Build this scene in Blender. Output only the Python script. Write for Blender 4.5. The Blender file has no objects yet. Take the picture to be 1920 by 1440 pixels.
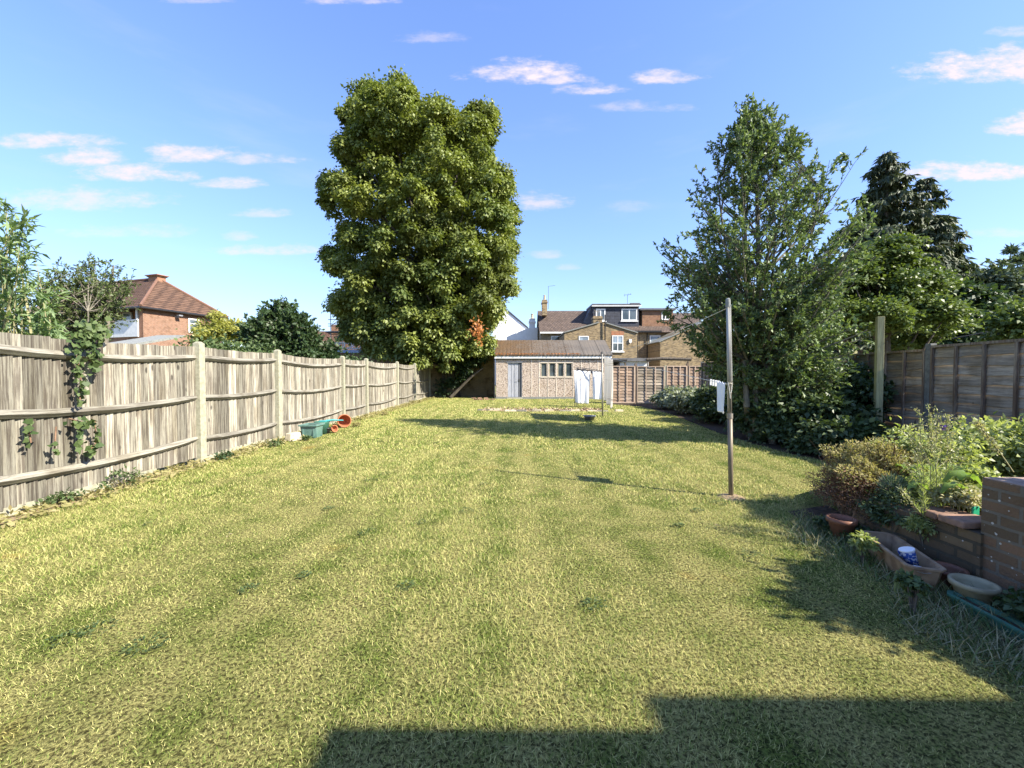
import bpy, math, random
import numpy as np
from mathutils import Vector, Matrix
random.seed(7); rng = np.random.default_rng(7)
R = math.radians
SC = bpy.context.scene
COL = SC.collection
# ------------------------------------------------------------------ camera, sky, sun, exposure
F = 780.0; CH = 1.4; PITCH = math.atan(20/F); YAW = math.atan(7/F)
cd = bpy.data.cameras.new('camera'); cam = bpy.data.objects.new('camera', cd); COL.objects.link(cam)
cd.sensor_width = 36; cd.lens = F/1920*36; cd.clip_start = .05; cd.clip_end = 3000
cam.location = (0, 0, CH); cam.rotation_euler = (math.pi/2-PITCH, 0, YAW)
SC.camera = cam
RM = np.array((Matrix.Rotation(YAW, 3, 'Z') @ Matrix.Rotation(math.pi/2-PITCH, 3, 'X')))
def ray(px, py): return RM @ np.array([(px-960)/F, (720-py)/F, -1.])
def P(px, py, Y): r = ray(px, py); r = r*(Y/r[1]); return (r[0], r[1], r[2]+CH)
def G(px, py, z=0): r = ray(px, py); t = (z-CH)/r[2]; return (r[0]*t, r[1]*t, z)
SUN = Vector((2.68, -1.26, 2.24)).normalized()
EL = math.asin(SUN.z)
sd = bpy.data.lights.new('sun', 'SUN'); sun = bpy.data.objects.new('sun', sd); COL.objects.link(sun)
sd.energy = 5.0; sd.angle = R(.65); sd.color = (1, .93, .80)
sun.rotation_euler = SUN.to_track_quat('Z', 'Y').to_euler(); sun.location = (8, -6, 12)
SC.view_settings.view_transform = 'Standard'; SC.view_settings.look = 'None'
SC.view_settings.exposure = 1.4; SC.view_settings.gamma = 1

class NT:                                   # small node-graph helper
    def __init__(s, nt): s.t = nt; nt.nodes.clear()
    def n(s, typ, **kw):
        ins = kw.pop('i', {}); nd = s.t.nodes.new(typ)
        for k, v in kw.items(): setattr(nd, k, v)
        for k, v in ins.items(): s.set(nd, k, v)
        return nd
    def set(s, nd, k, v):
        if isinstance(v, bpy.types.NodeSocket): s.t.links.new(v, nd.inputs[k])
        else: nd.inputs[k].default_value = v
    def m(s, op, a, b=None, c=None, clamp=False):
        nd = s.t.nodes.new('ShaderNodeMath'); nd.operation = op; nd.use_clamp = clamp
        for k, v in enumerate((a, b, c)):
            if v is not None: s.set(nd, k, v)
        return nd.outputs[0]
    def mix(s, f, a, b, blend='MIX'):
        nd = s.t.nodes.new('ShaderNodeMix'); nd.data_type = 'RGBA'; nd.blend_type = blend
        s.set(nd, 0, f)
        for k, v in ((6, a), (7, b)): s.set(nd, k, v if isinstance(v, bpy.types.NodeSocket) or len(v) == 4 else (*v, 1))
        return nd.outputs[2]
    def ramp(s, f, a, b):                   # smooth 0..1 between a and b
        nd = s.n('ShaderNodeMapRange', interpolation_type='SMOOTHSTEP', i={0: f, 1: a, 2: b}); return nd.outputs[0]
    def noise(s, v, sc, det=4, rough=.55): return s.n('ShaderNodeTexNoise', i={'Vector': v, 'Scale': sc, 'Detail': det, 'Roughness': rough}).outputs[0]
    def vmul(s, v, k): return s.n('ShaderNodeVectorMath', operation='MULTIPLY', i={0: v, 1: k}).outputs[0]

w = bpy.data.worlds.new('World'); SC.world = w; w.use_nodes = True
g = NT(w.node_tree)
sky = g.n('ShaderNodeTexSky', sky_type='NISHITA', sun_disc=False, sun_elevation=EL, sun_rotation=math.atan2(SUN.x, SUN.y), altitude=100, air_density=1.0, dust_density=.3, ozone_density=2.5)
skyc = g.n('ShaderNodeHueSaturation', i={'Hue': .505, 'Saturation': 1.08, 'Value': 1.18, 'Color': sky.outputs[0]}).outputs[0]
lum = g.n('ShaderNodeRGBToBW', i={0: skyc}).outputs[0]; skyc = g.n('ShaderNodeVectorMath', operation='SCALE', i={0: g.n('ShaderNodeVectorMath', operation='MULTIPLY', i={0: skyc, 1: (1.0, .965, 1.06)}).outputs[0], 3: g.m('DIVIDE', 1., g.m('ADD', 1., g.m('MULTIPLY', lum, .16)))}).outputs[0]
tc = g.n('ShaderNodeTexCoord').outputs['Generated']
sep = g.n('ShaderNodeSeparateXYZ', i={0: tc})
yy = g.m('MAXIMUM', sep.outputs[1], .02); az = g.m('DIVIDE', sep.outputs[0], yy); el = g.m('DIVIDE', sep.outputs[2], yy); fwd = g.m('GREATER_THAN', sep.outputs[1], .05)
uv = g.n('ShaderNodeCombineXYZ', i={0: az, 1: g.m('MULTIPLY', el, 2.6), 2: 0.}).outputs[0]; warp = g.noise(uv, 8, 6, .62); wob = g.m('SUBTRACT', warp, .5)
fine = g.noise(uv, 24, 5, .65); wob2 = g.m('SUBTRACT', fine, .5)
CL = [(985, 142, 95, 17, 1), (1040, 150, 70, 9, .8), (1110, 170, 48, 11, .8), (1262, 148, 58, 11, .8), (1840, 135, 120, 24, 1), (1890, 110, 70, 16, .9), (1200, 203, 70, 9, .35),
      (1905, 238, 45, 17, 1), (1840, 325, 115, 17, 1), (105, 268, 100, 13, .75), (165, 297, 64, 17, .8), (350, 292, 74, 16, .8), (255, 330, 88, 15, .85),
      (500, 300, 66, 10, .55), (445, 346, 58, 9, .7), (155, 380, 130, 20, .6), (480, 402, 46, 8, .45), (1008, 382, 48, 14, .6), (515, 472, 85, 8, .6),
      (235, 437, 95, 11, .3), (445, 444, 30, 8, .4), (800, 73, 56, 10, .35), (1180, 390, 40, 9, .2), (650, 2, 80, 8, .6), (1900, 62, 40, 8, .4), (1022, 479, 30, 7, .35), (1065, 503, 20, 5, .3), (1860, 440, 60, 8, .3),
      (380, 2, 60, 6, .4), (2300, 250, 160, 30, .8), (-400, 300, 200, 30, .7), (2700, 180, 130, 22, .8)]
acc = None
for (px, py, wx, wy, op) in CL:
    d = ray(px, py); a0 = d[0]/d[1]; e0 = d[2]/d[1]
    wa = 1.1*wx/F; we = 1.4*wy/F
    da = g.m('DIVIDE', g.m('SUBTRACT', az, a0), wa); de = g.m('DIVIDE', g.m('SUBTRACT', el, e0), we)
    # flat base: stretch below the centre
    de = g.m('MULTIPLY', de, g.m('ADD', 1, g.m('MULTIPLY', g.m('LESS_THAN', de, 0), .9)))
    r2 = g.m('ADD', g.m('MULTIPLY', da, da), g.m('MULTIPLY', de, de))
    v = g.m('ADD', g.m('SUBTRACT', 1.3, r2), g.m('ADD', g.m('MULTIPLY', wob, 5.5), g.m('MULTIPLY', wob2, 2.4)))
    v = g.m('MULTIPLY', g.ramp(v, -.35, 2.0), op)
    acc = v if acc is None else g.m('MAXIMUM', acc, v)
cm = g.m('MULTIPLY', g.m('MULTIPLY', acc, fwd), g.m('ADD', .62, g.m('MULTIPLY', fine, .85)), clamp=True)
wisp = g.ramp(g.noise(g.vmul(tc, (1, 1, 5)), 2.2, 5, .6), .52, .8)
base = g.mix(g.m('MULTIPLY', wisp, .14), skyc, (2.6, 2.5, 2.9))
cc = g.mix(cm, base, (2.7, 2.38, 2.6))
bg = g.n('ShaderNodeBackground', i={'Color': cc, 'Strength': .15})
g.n('ShaderNodeOutputWorld', i={0: bg.outputs[0]})

# ------------------------------------------------------------------ mesh helpers
def link(o, parent=None):
    COL.objects.link(o)
    if parent is not None:
        o.parent = parent; o.matrix_parent_inverse = parent.matrix_basis.inverted()
    return o
def tag(o, label=None, cat=None, group=None, kind=None):
    for k, v in (('label', label), ('category', cat), ('group', group), ('kind', kind)):
        if v: o[k] = v
    return o
def thing(name, label, cat, loc=(0, 0, 0), group=None):
    o = bpy.data.objects.new(name, None); o.location = loc; o.empty_display_size = .1; link(o)
    return tag(o, label, cat, group)
def npmesh(name, V, groups, tone, mat, parent=None, smooth=False):
    """groups: list of int arrays (n,k)"""
    me = bpy.data.meshes.new(name); V = np.asarray(V, dtype=np.float32)
    me.vertices.add(len(V)); me.vertices.foreach_set('co', V.ravel())
    li = np.concatenate([np.asarray(q).ravel() for q in groups]).astype(np.int32)
    tot = np.concatenate([np.full(len(q), np.asarray(q).shape[1]) for q in groups]).astype(np.int32)
    st = np.concatenate([[0], np.cumsum(tot)[:-1]]).astype(np.int32)
    me.loops.add(len(li)); me.loops.foreach_set('vertex_index', li)
    me.polygons.add(len(tot)); me.polygons.foreach_set('loop_start', st); me.polygons.foreach_set('loop_total', tot)
    if smooth: me.polygons.foreach_set('use_smooth', np.ones(len(tot), dtype=bool))
    me.update(calc_edges=True); me.validate()
    a = me.attributes.new('tone', 'FLOAT', 'POINT')
    if len(me.vertices) == len(V): a.data.foreach_set('value', np.asarray(tone, dtype=np.float32))
    me.materials.append(mat)
    return link(bpy.data.objects.new(name, me), parent)
class MB:
    def __init__(s): s.v = []; s.f = []; s.t = []
    def add(s, vs, fs, tone=.5):
        n = len(s.v); s.v += [tuple(v) for v in vs]; s.f += [tuple(i+n for i in f) for f in fs]; s.t += [tone]*len(vs); return s
    def box(s, a, b, tone=.5):
        (x0, y0, z0), (x1, y1, z1) = a, b
        return s.add([(x0, y0, z0), (x1, y0, z0), (x1, y1, z0), (x0, y1, z0), (x0, y0, z1), (x1, y0, z1), (x1, y1, z1), (x0, y1, z1)],
                     [(0, 3, 2, 1), (4, 5, 6, 7), (0, 1, 5, 4), (1, 2, 6, 5), (2, 3, 7, 6), (3, 0, 4, 7)], tone)
    def obox(s, c, ux, hx, hy, z0, z1, tone=.5, taper=1):
        c = np.array(c[:2]); u = np.array(ux[:2]); u = u/np.linalg.norm(u); v = np.array([-u[1], u[0]])
        q = [c-u*hx-v*hy, c+u*hx-v*hy, c+u*hx+v*hy, c-u*hx+v*hy]; q2 = [c+(p-c)*taper for p in q]
        return s.add([(*p, z0) for p in q]+[(*p, z1) for p in q2], [(0, 3, 2, 1), (4, 5, 6, 7), (0, 1, 5, 4), (1, 2, 6, 5), (2, 3, 7, 6), (3, 0, 4, 7)], tone)
    def prism(s, pts, off, tone=.5):
        """polygon pts (3D) extruded by off"""
        n = len(pts); o = Vector(off); a = [Vector(p) for p in pts]; b = [p+o for p in a]
        return s.add(a+b, [tuple(range(n)), tuple(range(2*n-1, n-1, -1))]+[(i, i+n, (i+1) % n+n, (i+1) % n) for i in range(n)], tone)
    def tube(s, pts, r, k=6, tone=.5, cap=True):
        pts = [Vector(p) for p in pts]; rs = r if isinstance(r, (list, tuple)) else [r]*len(pts); vs = []; fs = []
        for i, p in enumerate(pts):
            d = (pts[min(i+1, len(pts)-1)]-pts[max(i-1, 0)])
            d = d.normalized() if d.length > 1e-9 else Vector((0, 0, 1))
            a = d.cross(Vector((0, 1, 0)) if abs(d.y) < .9 else Vector((1, 0, 0))).normalized(); b = d.cross(a)
            for j in range(k):
                t = 2*math.pi*j/k; vs.append(p+(a*math.cos(t)+b*math.sin(t))*rs[i])
        for i in range(len(pts)-1):
            for j in range(k): fs.append((i*k+j, i*k+(j+1) % k, (i+1)*k+(j+1) % k, (i+1)*k+j))
        if cap: fs += [tuple(range(k-1, -1, -1)), tuple(range(len(vs)-k, len(vs)))]
        return s.add(vs, fs, tone)
    def lathe(s, prof, c=(0, 0, 0), k=24, axis=None, tone=.5, sx=1, sy=1):
        M_ = (Vector(axis).to_track_quat('Z', 'Y').to_matrix() if axis else Matrix.Identity(3)); c = Vector(c); vs = []; fs = []
        for (r, z) in prof:
            for j in range(k):
                t = 2*math.pi*j/k; vs.append(c+M_ @ Vector((r*math.cos(t)*sx, r*math.sin(t)*sy, z)))
        for i in range(len(prof)-1):
            for j in range(k): fs.append((i*k+j, i*k+(j+1) % k, (i+1)*k+(j+1) % k, (i+1)*k+j))
        return s.add(vs, fs, tone)
    def build(s, name, mat, parent=None, smooth=False, bevel=0):
        me = bpy.data.meshes.new(name); me.from_pydata([tuple(v) for v in s.v], [], s.f); me.validate(); me.update()
        a = me.attributes.new('tone', 'FLOAT', 'POINT'); a.data.foreach_set('value', np.array(s.t, dtype=np.float32))
        if smooth: me.polygons.foreach_set('use_smooth', np.ones(len(me.polygons), dtype=bool))
        me.materials.append(mat); o = link(bpy.data.objects.new(name, me), parent)
        if bevel:
            b = o.modifiers.new('bevel', 'BEVEL'); b.width = bevel; b.segments = 2; b.limit_method = 'ANGLE'
        return o

# ------------------------------------------------------------------ materials
MT = {}
def newmat(name):
    m = bpy.data.materials.new(name); m.use_nodes = True; MT[name] = m; return m, NT(m.node_tree)
def finish(q, col, rough=.8, spec=.3, bump=None, bstr=.3, bdist=.01, metal=0, extra=None):
    kw = {'Base Color': col, 'Roughness': rough, 'Specular IOR Level': spec, 'Metallic': metal}
    if bump is not None: kw['Normal'] = q.n('ShaderNodeBump', i={'Height': bump, 'Strength': bstr, 'Distance': bdist}).outputs[0]
    p = q.n('ShaderNodeBsdfPrincipled', i=kw); out = p.outputs[0]
    if extra: out = extra(p.outputs[0])
    q.n('ShaderNodeOutputMaterial', i={0: out})
def pos(q): return q.n('ShaderNodeNewGeometry').outputs['Position']
def tone(q): return q.n('ShaderNodeAttribute', attribute_name='tone').outputs['Fac']
def plain(name, c1, c2=None, sc=6, st=(1, 1, 1), rough=.7, spec=.3, bstr=.3, bdist=.01, metal=0, tamt=.5, det=6, lo=.35, hi=.7):
    m, q = newmat(name); c2 = c2 or tuple(x*.7 for x in c1); p = pos(q); t = tone(q)
    v = q.n('ShaderNodeVectorMath', operation='ADD', i={0: q.vmul(p, st), 1: q.n('ShaderNodeCombineXYZ', i={0: q.m('MULTIPLY', t, 17.3), 1: q.m('MULTIPLY', t, 9.1), 2: q.m('MULTIPLY', t, 5.7)}).outputs[0]}).outputs[0]
    nz = q.noise(v, sc, det); f = q.ramp(nz, lo, hi)
    col = q.mix(f, c1, c2)
    k = q.m('ADD', 1-tamt/2, q.m('MULTIPLY', t, tamt))
    col = q.mix(1.0, col, q.n('ShaderNodeCombineColor', i={0: k, 1: k, 2: k}).outputs[0], 'MULTIPLY')
    finish(q, col, rough, spec, nz, bstr, bdist, metal); return m
def brick(name, c1, c2, mortar, ang=0, bw=.225, rh=.075, ms=.01, bumpd=.01, specks=0, rough=.9, sq=.5, msm=.1, stain=.5):
    """ang: direction of the wall in plan (radians from X)"""
    m, q = newmat(name); p = pos(q); s = q.n('ShaderNodeSeparateXYZ', i={0: p})
    u = q.m('ADD', q.m('MULTIPLY', s.outputs[0], math.cos(ang)), q.m('MULTIPLY', s.outputs[1], math.sin(ang)))
    wv = q.noise(p, 9, 3); vz = q.m('ADD', s.outputs[2], q.m('MULTIPLY', q.m('SUBTRACT', wv, .5), .012))
    v = q.n('ShaderNodeCombineXYZ', i={0: u, 1: vz, 2: 0.}).outputs[0]
    b = q.n('ShaderNodeTexBrick', offset=sq, i={'Vector': v, 'Color1': (*c1, 1), 'Color2': (*c2, 1), 'Mortar': (*mortar, 1), 'Scale': 1., 'Mortar Size': ms, 'Mortar Smooth': msm, 'Bias': 0., 'Brick Width': bw, 'Row Height': rh})
    nz = q.noise(p, 3.1, 6); fz = q.noise(p, 60, 4)
    col = q.mix(q.m('MULTIPLY', q.ramp(nz, .45, .7), stain), b.outputs[0], q.mix(1, b.outputs[0], (.45, .42, .36), 'MULTIPLY'))
    col = q.mix(q.m('MULTIPLY', fz, .5), col, q.mix(1, col, (.55, .55, .55), 'MULTIPLY'))
    if specks:
        vo = q.n('ShaderNodeTexVoronoi', i={'Vector': p, 'Scale': 26.}).outputs[0]
        big = q.noise(p, 5, 3); sp = q.m('MULTIPLY', q.m('LESS_THAN', vo, q.m('MULTIPLY', big, .34*specks)), q.m('GREATER_THAN', q.noise(p, 17, 2), .5))
        col = q.mix(sp, col, (.52, .5, .44))
    h = q.m('ADD', q.m('MULTIPLY', q.m('SUBTRACT', 1, b.outputs[1]), 1.), q.m('MULTIPLY', fz, .35))
    finish(q, col, rough, .2, h, .8, bumpd); return m
def leaf(name, c1, c2, trans=.35, rough=.45, spec=.4, c3=None, nsc=.5):
    """c1,c2 mixed by the leaf's own tone; c3 patches of another leaf colour"""
    m, q = newmat(name); t = tone(q); p = pos(q)
    col = q.mix(t, c1, c2)
    if c3: col = q.mix(q.ramp(q.noise(p, nsc, 3), .48, .68), col, c3)
    tr = q.n('ShaderNodeBsdfTranslucent', i={'Color': q.mix(1, col, (1.25, 1.3, .6), 'MULTIPLY')}).outputs[0]
    def ex(o): return q.n('ShaderNodeMixShader', i={0: trans, 1: o, 2: tr}).outputs[0]
    finish(q, col, rough, spec, extra=ex); return m

# weathered wood with vertical grain
def wood(name, c1, c2, cd, grain=(18, 18, 1.1), knots=True, tamt=.55, bstr=.5, patch=None, rough=.85):
    m, q = newmat(name); p = pos(q); t = tone(q)
    off = q.n('ShaderNodeCombineXYZ', i={0: q.m('MULTIPLY', t, 31.), 1: q.m('MULTIPLY', t, 13.), 2: q.m('MULTIPLY', t, 47.)}).outputs[0]
    v = q.n('ShaderNodeVectorMath', operation='ADD', i={0: p, 1: off}).outputs[0]
    gv = q.vmul(v, grain); n1 = q.noise(gv, 1.6, 8, .7); n2 = q.noise(gv, 6, 6, .7); nb = q.noise(q.vmul(v, (2.2, 2.2, .9)), 1.3, 4)
    col = q.mix(q.ramp(n1, .42, .58), c1, c2)
    col = q.mix(q.m('MULTIPLY', q.ramp(n2, .5, .72), .75), col, cd)
    col = q.mix(q.m('MULTIPLY', q.ramp(nb, .45, .7), .65), col, q.mix(1, col, (.55, .5, .42), 'MULTIPLY'))
    if patch: col = q.mix(q.m('MULTIPLY', q.ramp(q.noise(p, 1.7, 5), .5, .68), .55), col, patch)
    if knots:
        vo = q.n('ShaderNodeTexVoronoi', i={'Vector': q.vmul(v, (5, 5, 2.2)), 'Scale': 1.}).outputs[0]
        col = q.mix(q.m('MULTIPLY', q.m('SUBTRACT', 1, q.ramp(vo, .07, .13)), .8), col, cd)
    k = q.m('ADD', 1-tamt/2, q.m('MULTIPLY', t, tamt))
    col = q.mix(1.0, col, q.n('ShaderNodeCombineColor', i={0: k, 1: k, 2: k}).outputs[0], 'MULTIPLY')
    finish(q, col, rough, .2, n1, bstr, .004); return m
wood('fence_wood', (.32, .30, .24), (.13, .112, .09), (.036, .03, .025), grain=(36, 36, 1.0), tamt=.95, bstr=1.)
wood('rail_wood', (.29, .275, .225), (.165, .15, .12), (.08, .066, .055), grain=(18, 1.0, 22), knots=False, tamt=.3)
wood('post_wood', (.45, .43, .22), (.33, .30, .16), (.14, .12, .07), tamt=.2)
wood('lap_wood', (.38, .32, .245), (.25, .21, .16), (.08, .066, .05), grain=(1, 1, 16), patch=(.30, .285, .24), tamt=.7)
wood('lap_pink', (.40, .29, .21), (.30, .21, .15), (.15, .11, .08), grain=(1, 1, 14), patch=(.32, .28, .23), tamt=.5)
wood('batten', (.33, .27, .20), (.2, .14, .10), (.08, .05, .045), knots=False, tamt=.5)
plain('pale_batten', (.46, .35, .26), (.36, .27, .2), sc=6)
plain('concrete', (.37, .355, .26), (.27, .26, .185), sc=22, rough=.9, bstr=.35, tamt=.2)
plain('dark_concrete', (.26, .27, .25), (.17, .175, .165), sc=20, rough=.9, bstr=.3)
plain('soil', (.075, .052, .034), (.035, .025, .018), sc=14, rough=1, bstr=1, bdist=.03)
plain('dry_soil', (.30, .22, .13), (.17, .12, .075), sc=18, rough=1, bstr=1, bdist=.02)
plain('bark', (.13, .11, .085), (.06, .05, .04), sc=8, st=(3, 3, .6), rough=.95, bstr=.8)
plain('grey_bark', (.20, .18, .14), (.11, .10, .08), sc=9, st=(3, 3, .8), rough=.9, bstr=.6)
plain('stem', (.30, .30, .15), (.22, .18, .10), sc=20, rough=.8)
plain('dry_stem', (.26, .16, .10), (.13, .075, .05), sc=20, rough=.9, tamt=.8)
plain('white_paint', (.78, .78, .76), (.68, .68, .66), sc=4, rough=.5, bstr=.05)
plain('white_render', (.80, .80, .79), (.72, .72, .70), sc=2, rough=.8, bstr=.05)
plain('cotton', (.80, .81, .84), (.74, .75, .78), sc=7, rough=.95, bstr=.1, tamt=.1)
plain('black_cloth', (.03, .03, .035), (.05, .05, .055), rough=.9)
plain('galvanised', (.36, .35, .31), (.22, .19, .15), sc=7, st=(1, 1, .3), rough=.5, metal=.25, spec=.4, bstr=.1)
plain('rusty_tube', (.24, .20, .14), (.15, .12, .085), sc=7, st=(1, 1, .3), rough=.5, metal=.2, spec=.4)
plain('dark_metal', (.10, .10, .10), (.06, .06, .06), rough=.5)
plain('hip_brown', (.19, .105, .07), (.15, .085, .06), sc=5)
plain('terracotta', (.42, .15, .07), (.30, .11, .055), sc=9, rough=.65, bstr=.1)
plain('brown_plastic', (.24, .10, .055), (.15, .075, .05), sc=8, rough=.5, bstr=.15)
plain('old_plastic', (.34, .24, .15), (.2, .13, .08), sc=12, rough=.7, bstr=.2)
plain('beige_plastic', (.36, .32, .20), (.25, .22, .14), sc=10, rough=.55, bstr=.1)
plain('green_plastic', (.06, .17, .12), (.045, .12, .09), sc=6, rough=.4, bstr=.1)
plain('pale_green', (.13, .23, .20), (.09, .18, .15), sc=8, rough=.35, spec=.6, bstr=.05)
plain('bright_green', (.02, .30, .16), (.02, .24, .13), rough=.4)
plain('teal', (.08, .42, .42), (.06, .34, .34), rough=.4)
plain('grey_plastic', (.22, .23, .25), (.17, .18, .2), rough=.4)
plain('black_plastic', (.02, .02, .022), (.03, .03, .03), rough=.4)
plain('stone', (.50, .44, .31), (.32, .27, .19), sc=9, rough=.95, bstr=.8)
plain('felt_flat', (.16, .16, .165), (.11, .11, .115), sc=5, rough=.9)
plain('rope', (.75, .72, .62), (.6, .56, .45), rough=.9)
plain('guy_rope', (.38, .2, .11), (.3, .15, .08), rough=.9)
plain('slate', (.055, .06, .075), (.04, .043, .055), sc=6, rough=.6)
plain('lead', (.11, .115, .13), (.08, .08, .09), sc=3, rough=.7)
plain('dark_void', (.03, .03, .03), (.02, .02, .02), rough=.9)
plain('door_wood', (.40, .41, .44), (.25, .26, .29), sc=7, st=(9, 9, .6), rough=.7, tamt=.7)
plain('dead_leaf', (.42, .33, .22), (.25, .17, .1), rough=.9, tamt=.8)
plain('purple', (.28, .16, .55), (.22, .1, .45), rough=.7)
brick('brick_red', (.20, .066, .035), (.30, .125, .068), (.36, .29, .22), ang=math.atan2(6.7, 2.0), ms=.014)
brick('brick_red_front', (.30, .11, .06), (.38, .17, .09), (.34, .27, .2), ang=math.atan2(2.0, -6.7), ms=.014)
brick('brick_stock', (.46, .33, .17), (.13, .085, .05), (.34, .29, .20), ms=.016, stain=.5)
brick('brick_arch', (.50, .20, .10), (.36, .15, .08), (.35, .28, .2), bw=.075, rh=.24)
brick('brick_garden', (.28, .165, .095), (.15, .105, .062), (.20, .17, .125), ang=math.pi/2, specks=1, bumpd=.03, ms=.010, stain=.4)
brick('brick_garden_low', (.21, .15, .085), (.11, .08, .05), (.095, .08, .055), ang=math.pi/2, specks=.6, bumpd=.02, ms=.011)
brick('brick_house', (.33, .17, .09), (.25, .12, .07), (.3, .26, .2))
brick('brick_yellow', (.36, .27, .14), (.26, .19, .10), (.2, .17, .11), stain=.8)
brick('tiles_brown', (.165, .098, .066), (.13, .076, .052), (.055, .035, .028), bw=.30, rh=.21, ms=.026, bumpd=.05, sq=.5)
brick('tiles_dark', (.17, .125, .10), (.125, .095, .08), (.05, .04, .035), bw=.30, rh=.17, ms=.02, bumpd=.05)
brick('tiles_slate', (.075, .08, .10), (.06, .064, .08), (.03, .03, .04), bw=.5, rh=.33, ms=.015, bumpd=.01, rough=.6)
# pebbledash
m, q = newmat('pebbledash'); p = pos(q)
vo = q.n('ShaderNodeTexVoronoi', i={'Vector': p, 'Scale': 30.}); nz = q.noise(p, 1.1, 5)
sp = q.n('ShaderNodeSeparateColor', i={0: vo.outputs[1]})
col = q.mix(q.ramp(sp.outputs[0], .0, .95), (.36, .285, .23), (.54, .455, .38)); col = q.mix(q.ramp(sp.outputs[1], .84, .9), col, (.10, .07, .05))
col = q.mix(q.m('MULTIPLY', q.ramp(nz, .5, .72), .35), col, (.35, .26, .17))
finish(q, col, .9, .2, vo.outputs[0], .7, .02)
# mossy felt / fibre-cement roof of the garage
m, q = newmat('mossy_roof'); p = pos(q); s = q.n('ShaderNodeSeparateXYZ', i={0: p})
nz = q.noise(p, 1.3, 6, .65); n2 = q.noise(p, 9, 6, .7)
lft = q.m('ADD', q.m('MULTIPLY', s.outputs[0], -.16), q.m('ADD', q.m('MULTIPLY', nz, 1.0), q.m('MULTIPLY', q.m('SUBTRACT', n2, .5), 1.3)))
ms = q.ramp(lft, -.1, .75)
n3 = q.noise(p, 34, 4, .7); moss = q.mix(q.ramp(n3, .38, .62), (.17, .10, .05), (.065, .048, .03))
felt = q.mix(q.ramp(nz, .3, .7), (.145, .125, .105), (.115, .105, .095))
felt = q.mix(q.m('GREATER_THAN', q.m('FRACT', q.m('MULTIPLY', s.outputs[0], 1.08)), .965), felt, (.045, .04, .035))
col = q.mix(ms, felt, moss)
finish(q, col, .95, .15, q.m('MULTIPLY', n2, ms), .9, .05)
# glass
m, q = newmat('glass'); p = pos(q); nz = q.noise(p, .9, 2)
finish(q, q.mix(q.ramp(nz, .4, .6), (.03, .04, .045), (.09, .11, .12)), .06, 1.0)
m, q = newmat('sky_reflection_glass'); p = pos(q); nz = q.noise(p, 1.6, 2)
finish(q, q.mix(q.ramp(nz, .42, .58), (.30, .36, .42), (.16, .2, .24)), .08, 1.0)  # bluish sky reflection painted into the colour of these panes
# striped bed sheet
m, q = newmat('striped_sheet'); p = pos(q); s = q.n('ShaderNodeSeparateXYZ', i={0: p}); z = s.outputs[2]
def band(a, b): return q.m('MULTIPLY', q.m('GREATER_THAN', z, a), q.m('LESS_THAN', z, b))
bs = band(.62, .64)
for a, b in ((.66, .68), (.72, .725), (.56, .565), (1.62, 1.64), (1.67, 1.69), (1.73, 1.735), (1.2, 1.21)): bs = q.m('MAXIMUM', bs, band(a, b))
finish(q, q.mix(bs, (.60, .58, .53), (.16, .14, .13)), .95, .1, extra=lambda o: q.n('ShaderNodeMixShader', i={0: .5, 1: o, 2: q.n('ShaderNodeBsdfTranslucent', i={'Color': (.8, .78, .74, 1)}).outputs[0]}).outputs[0])
# mug: blue on white
m, q = newmat('mug_blue'); p = pos(q); nz = q.noise(p, 60, 2)
finish(q, q.mix(q.m('GREATER_THAN', nz, .53), (.045, .11, .42), (.55, .6, .75)), .25, .5)
# leaves
leaf('lf_lime', (.07, .115, .03), (.31, .34, .085), trans=.27, rough=.5, c3=(.125, .15, .04), nsc=.35)
leaf('lf_lime_dry', (.42, .16, .05), (.5, .22, .08))
leaf('lf_holly', (.06, .105, .04), (.23, .30, .12), trans=.25, rough=.5, spec=.4)
leaf('lf_conifer', (.04, .06, .03), (.10, .125, .06), trans=.12, rough=.6)
leaf('lf_cedar', (.06, .09, .05), (.15, .19, .11), trans=.15, rough=.6)
leaf('lf_maple', (.06, .10, .025), (.17, .22, .06), trans=.3, c3=(.09, .13, .035))
leaf('lf_far', (.08, .11, .04), (.17, .20, .08), trans=.3, c3=(.2, .26, .06), nsc=.25)
leaf('lf_budd', (.12, .20, .075), (.26, .34, .17), trans=.35, rough=.6)
leaf('lf_fine', (.06, .10, .03), (.16, .2, .07), trans=.3)
leaf('lf_dark', (.03, .06, .022), (.07, .11, .04), trans=.25, rough=.5)
leaf('lf_shrub', (.035, .06, .022), (.10, .14, .055), trans=.22, rough=.45)
leaf('lf_ivy', (.035, .065, .02), (.12, .165, .06), trans=.2, rough=.55, spec=.3)
leaf('lf_yellow', (.28, .30, .07), (.42, .40, .12), trans=.4)
leaf('lf_brown', (.10, .055, .035), (.26, .15, .09), trans=.15, rough=.8)
leaf('lf_pale', (.17, .20, .13), (.30, .33, .24), trans=.25, rough=.6)
leaf('lf_bed', (.15, .20, .06), (.46, .50, .22), trans=.42)
leaf('lf_mound', (.26, .25, .09), (.38, .32, .16), trans=.3, rough=.8)
leaf('lf_bright', (.14, .23, .045), (.24, .33, .08), trans=.45)
leaf('lf_rosemary', (.05, .085, .06), (.13, .19, .14), trans=.2)
leaf('lf_flower', (.45, .40, .24), (.30, .32, .15), trans=.3)
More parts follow.
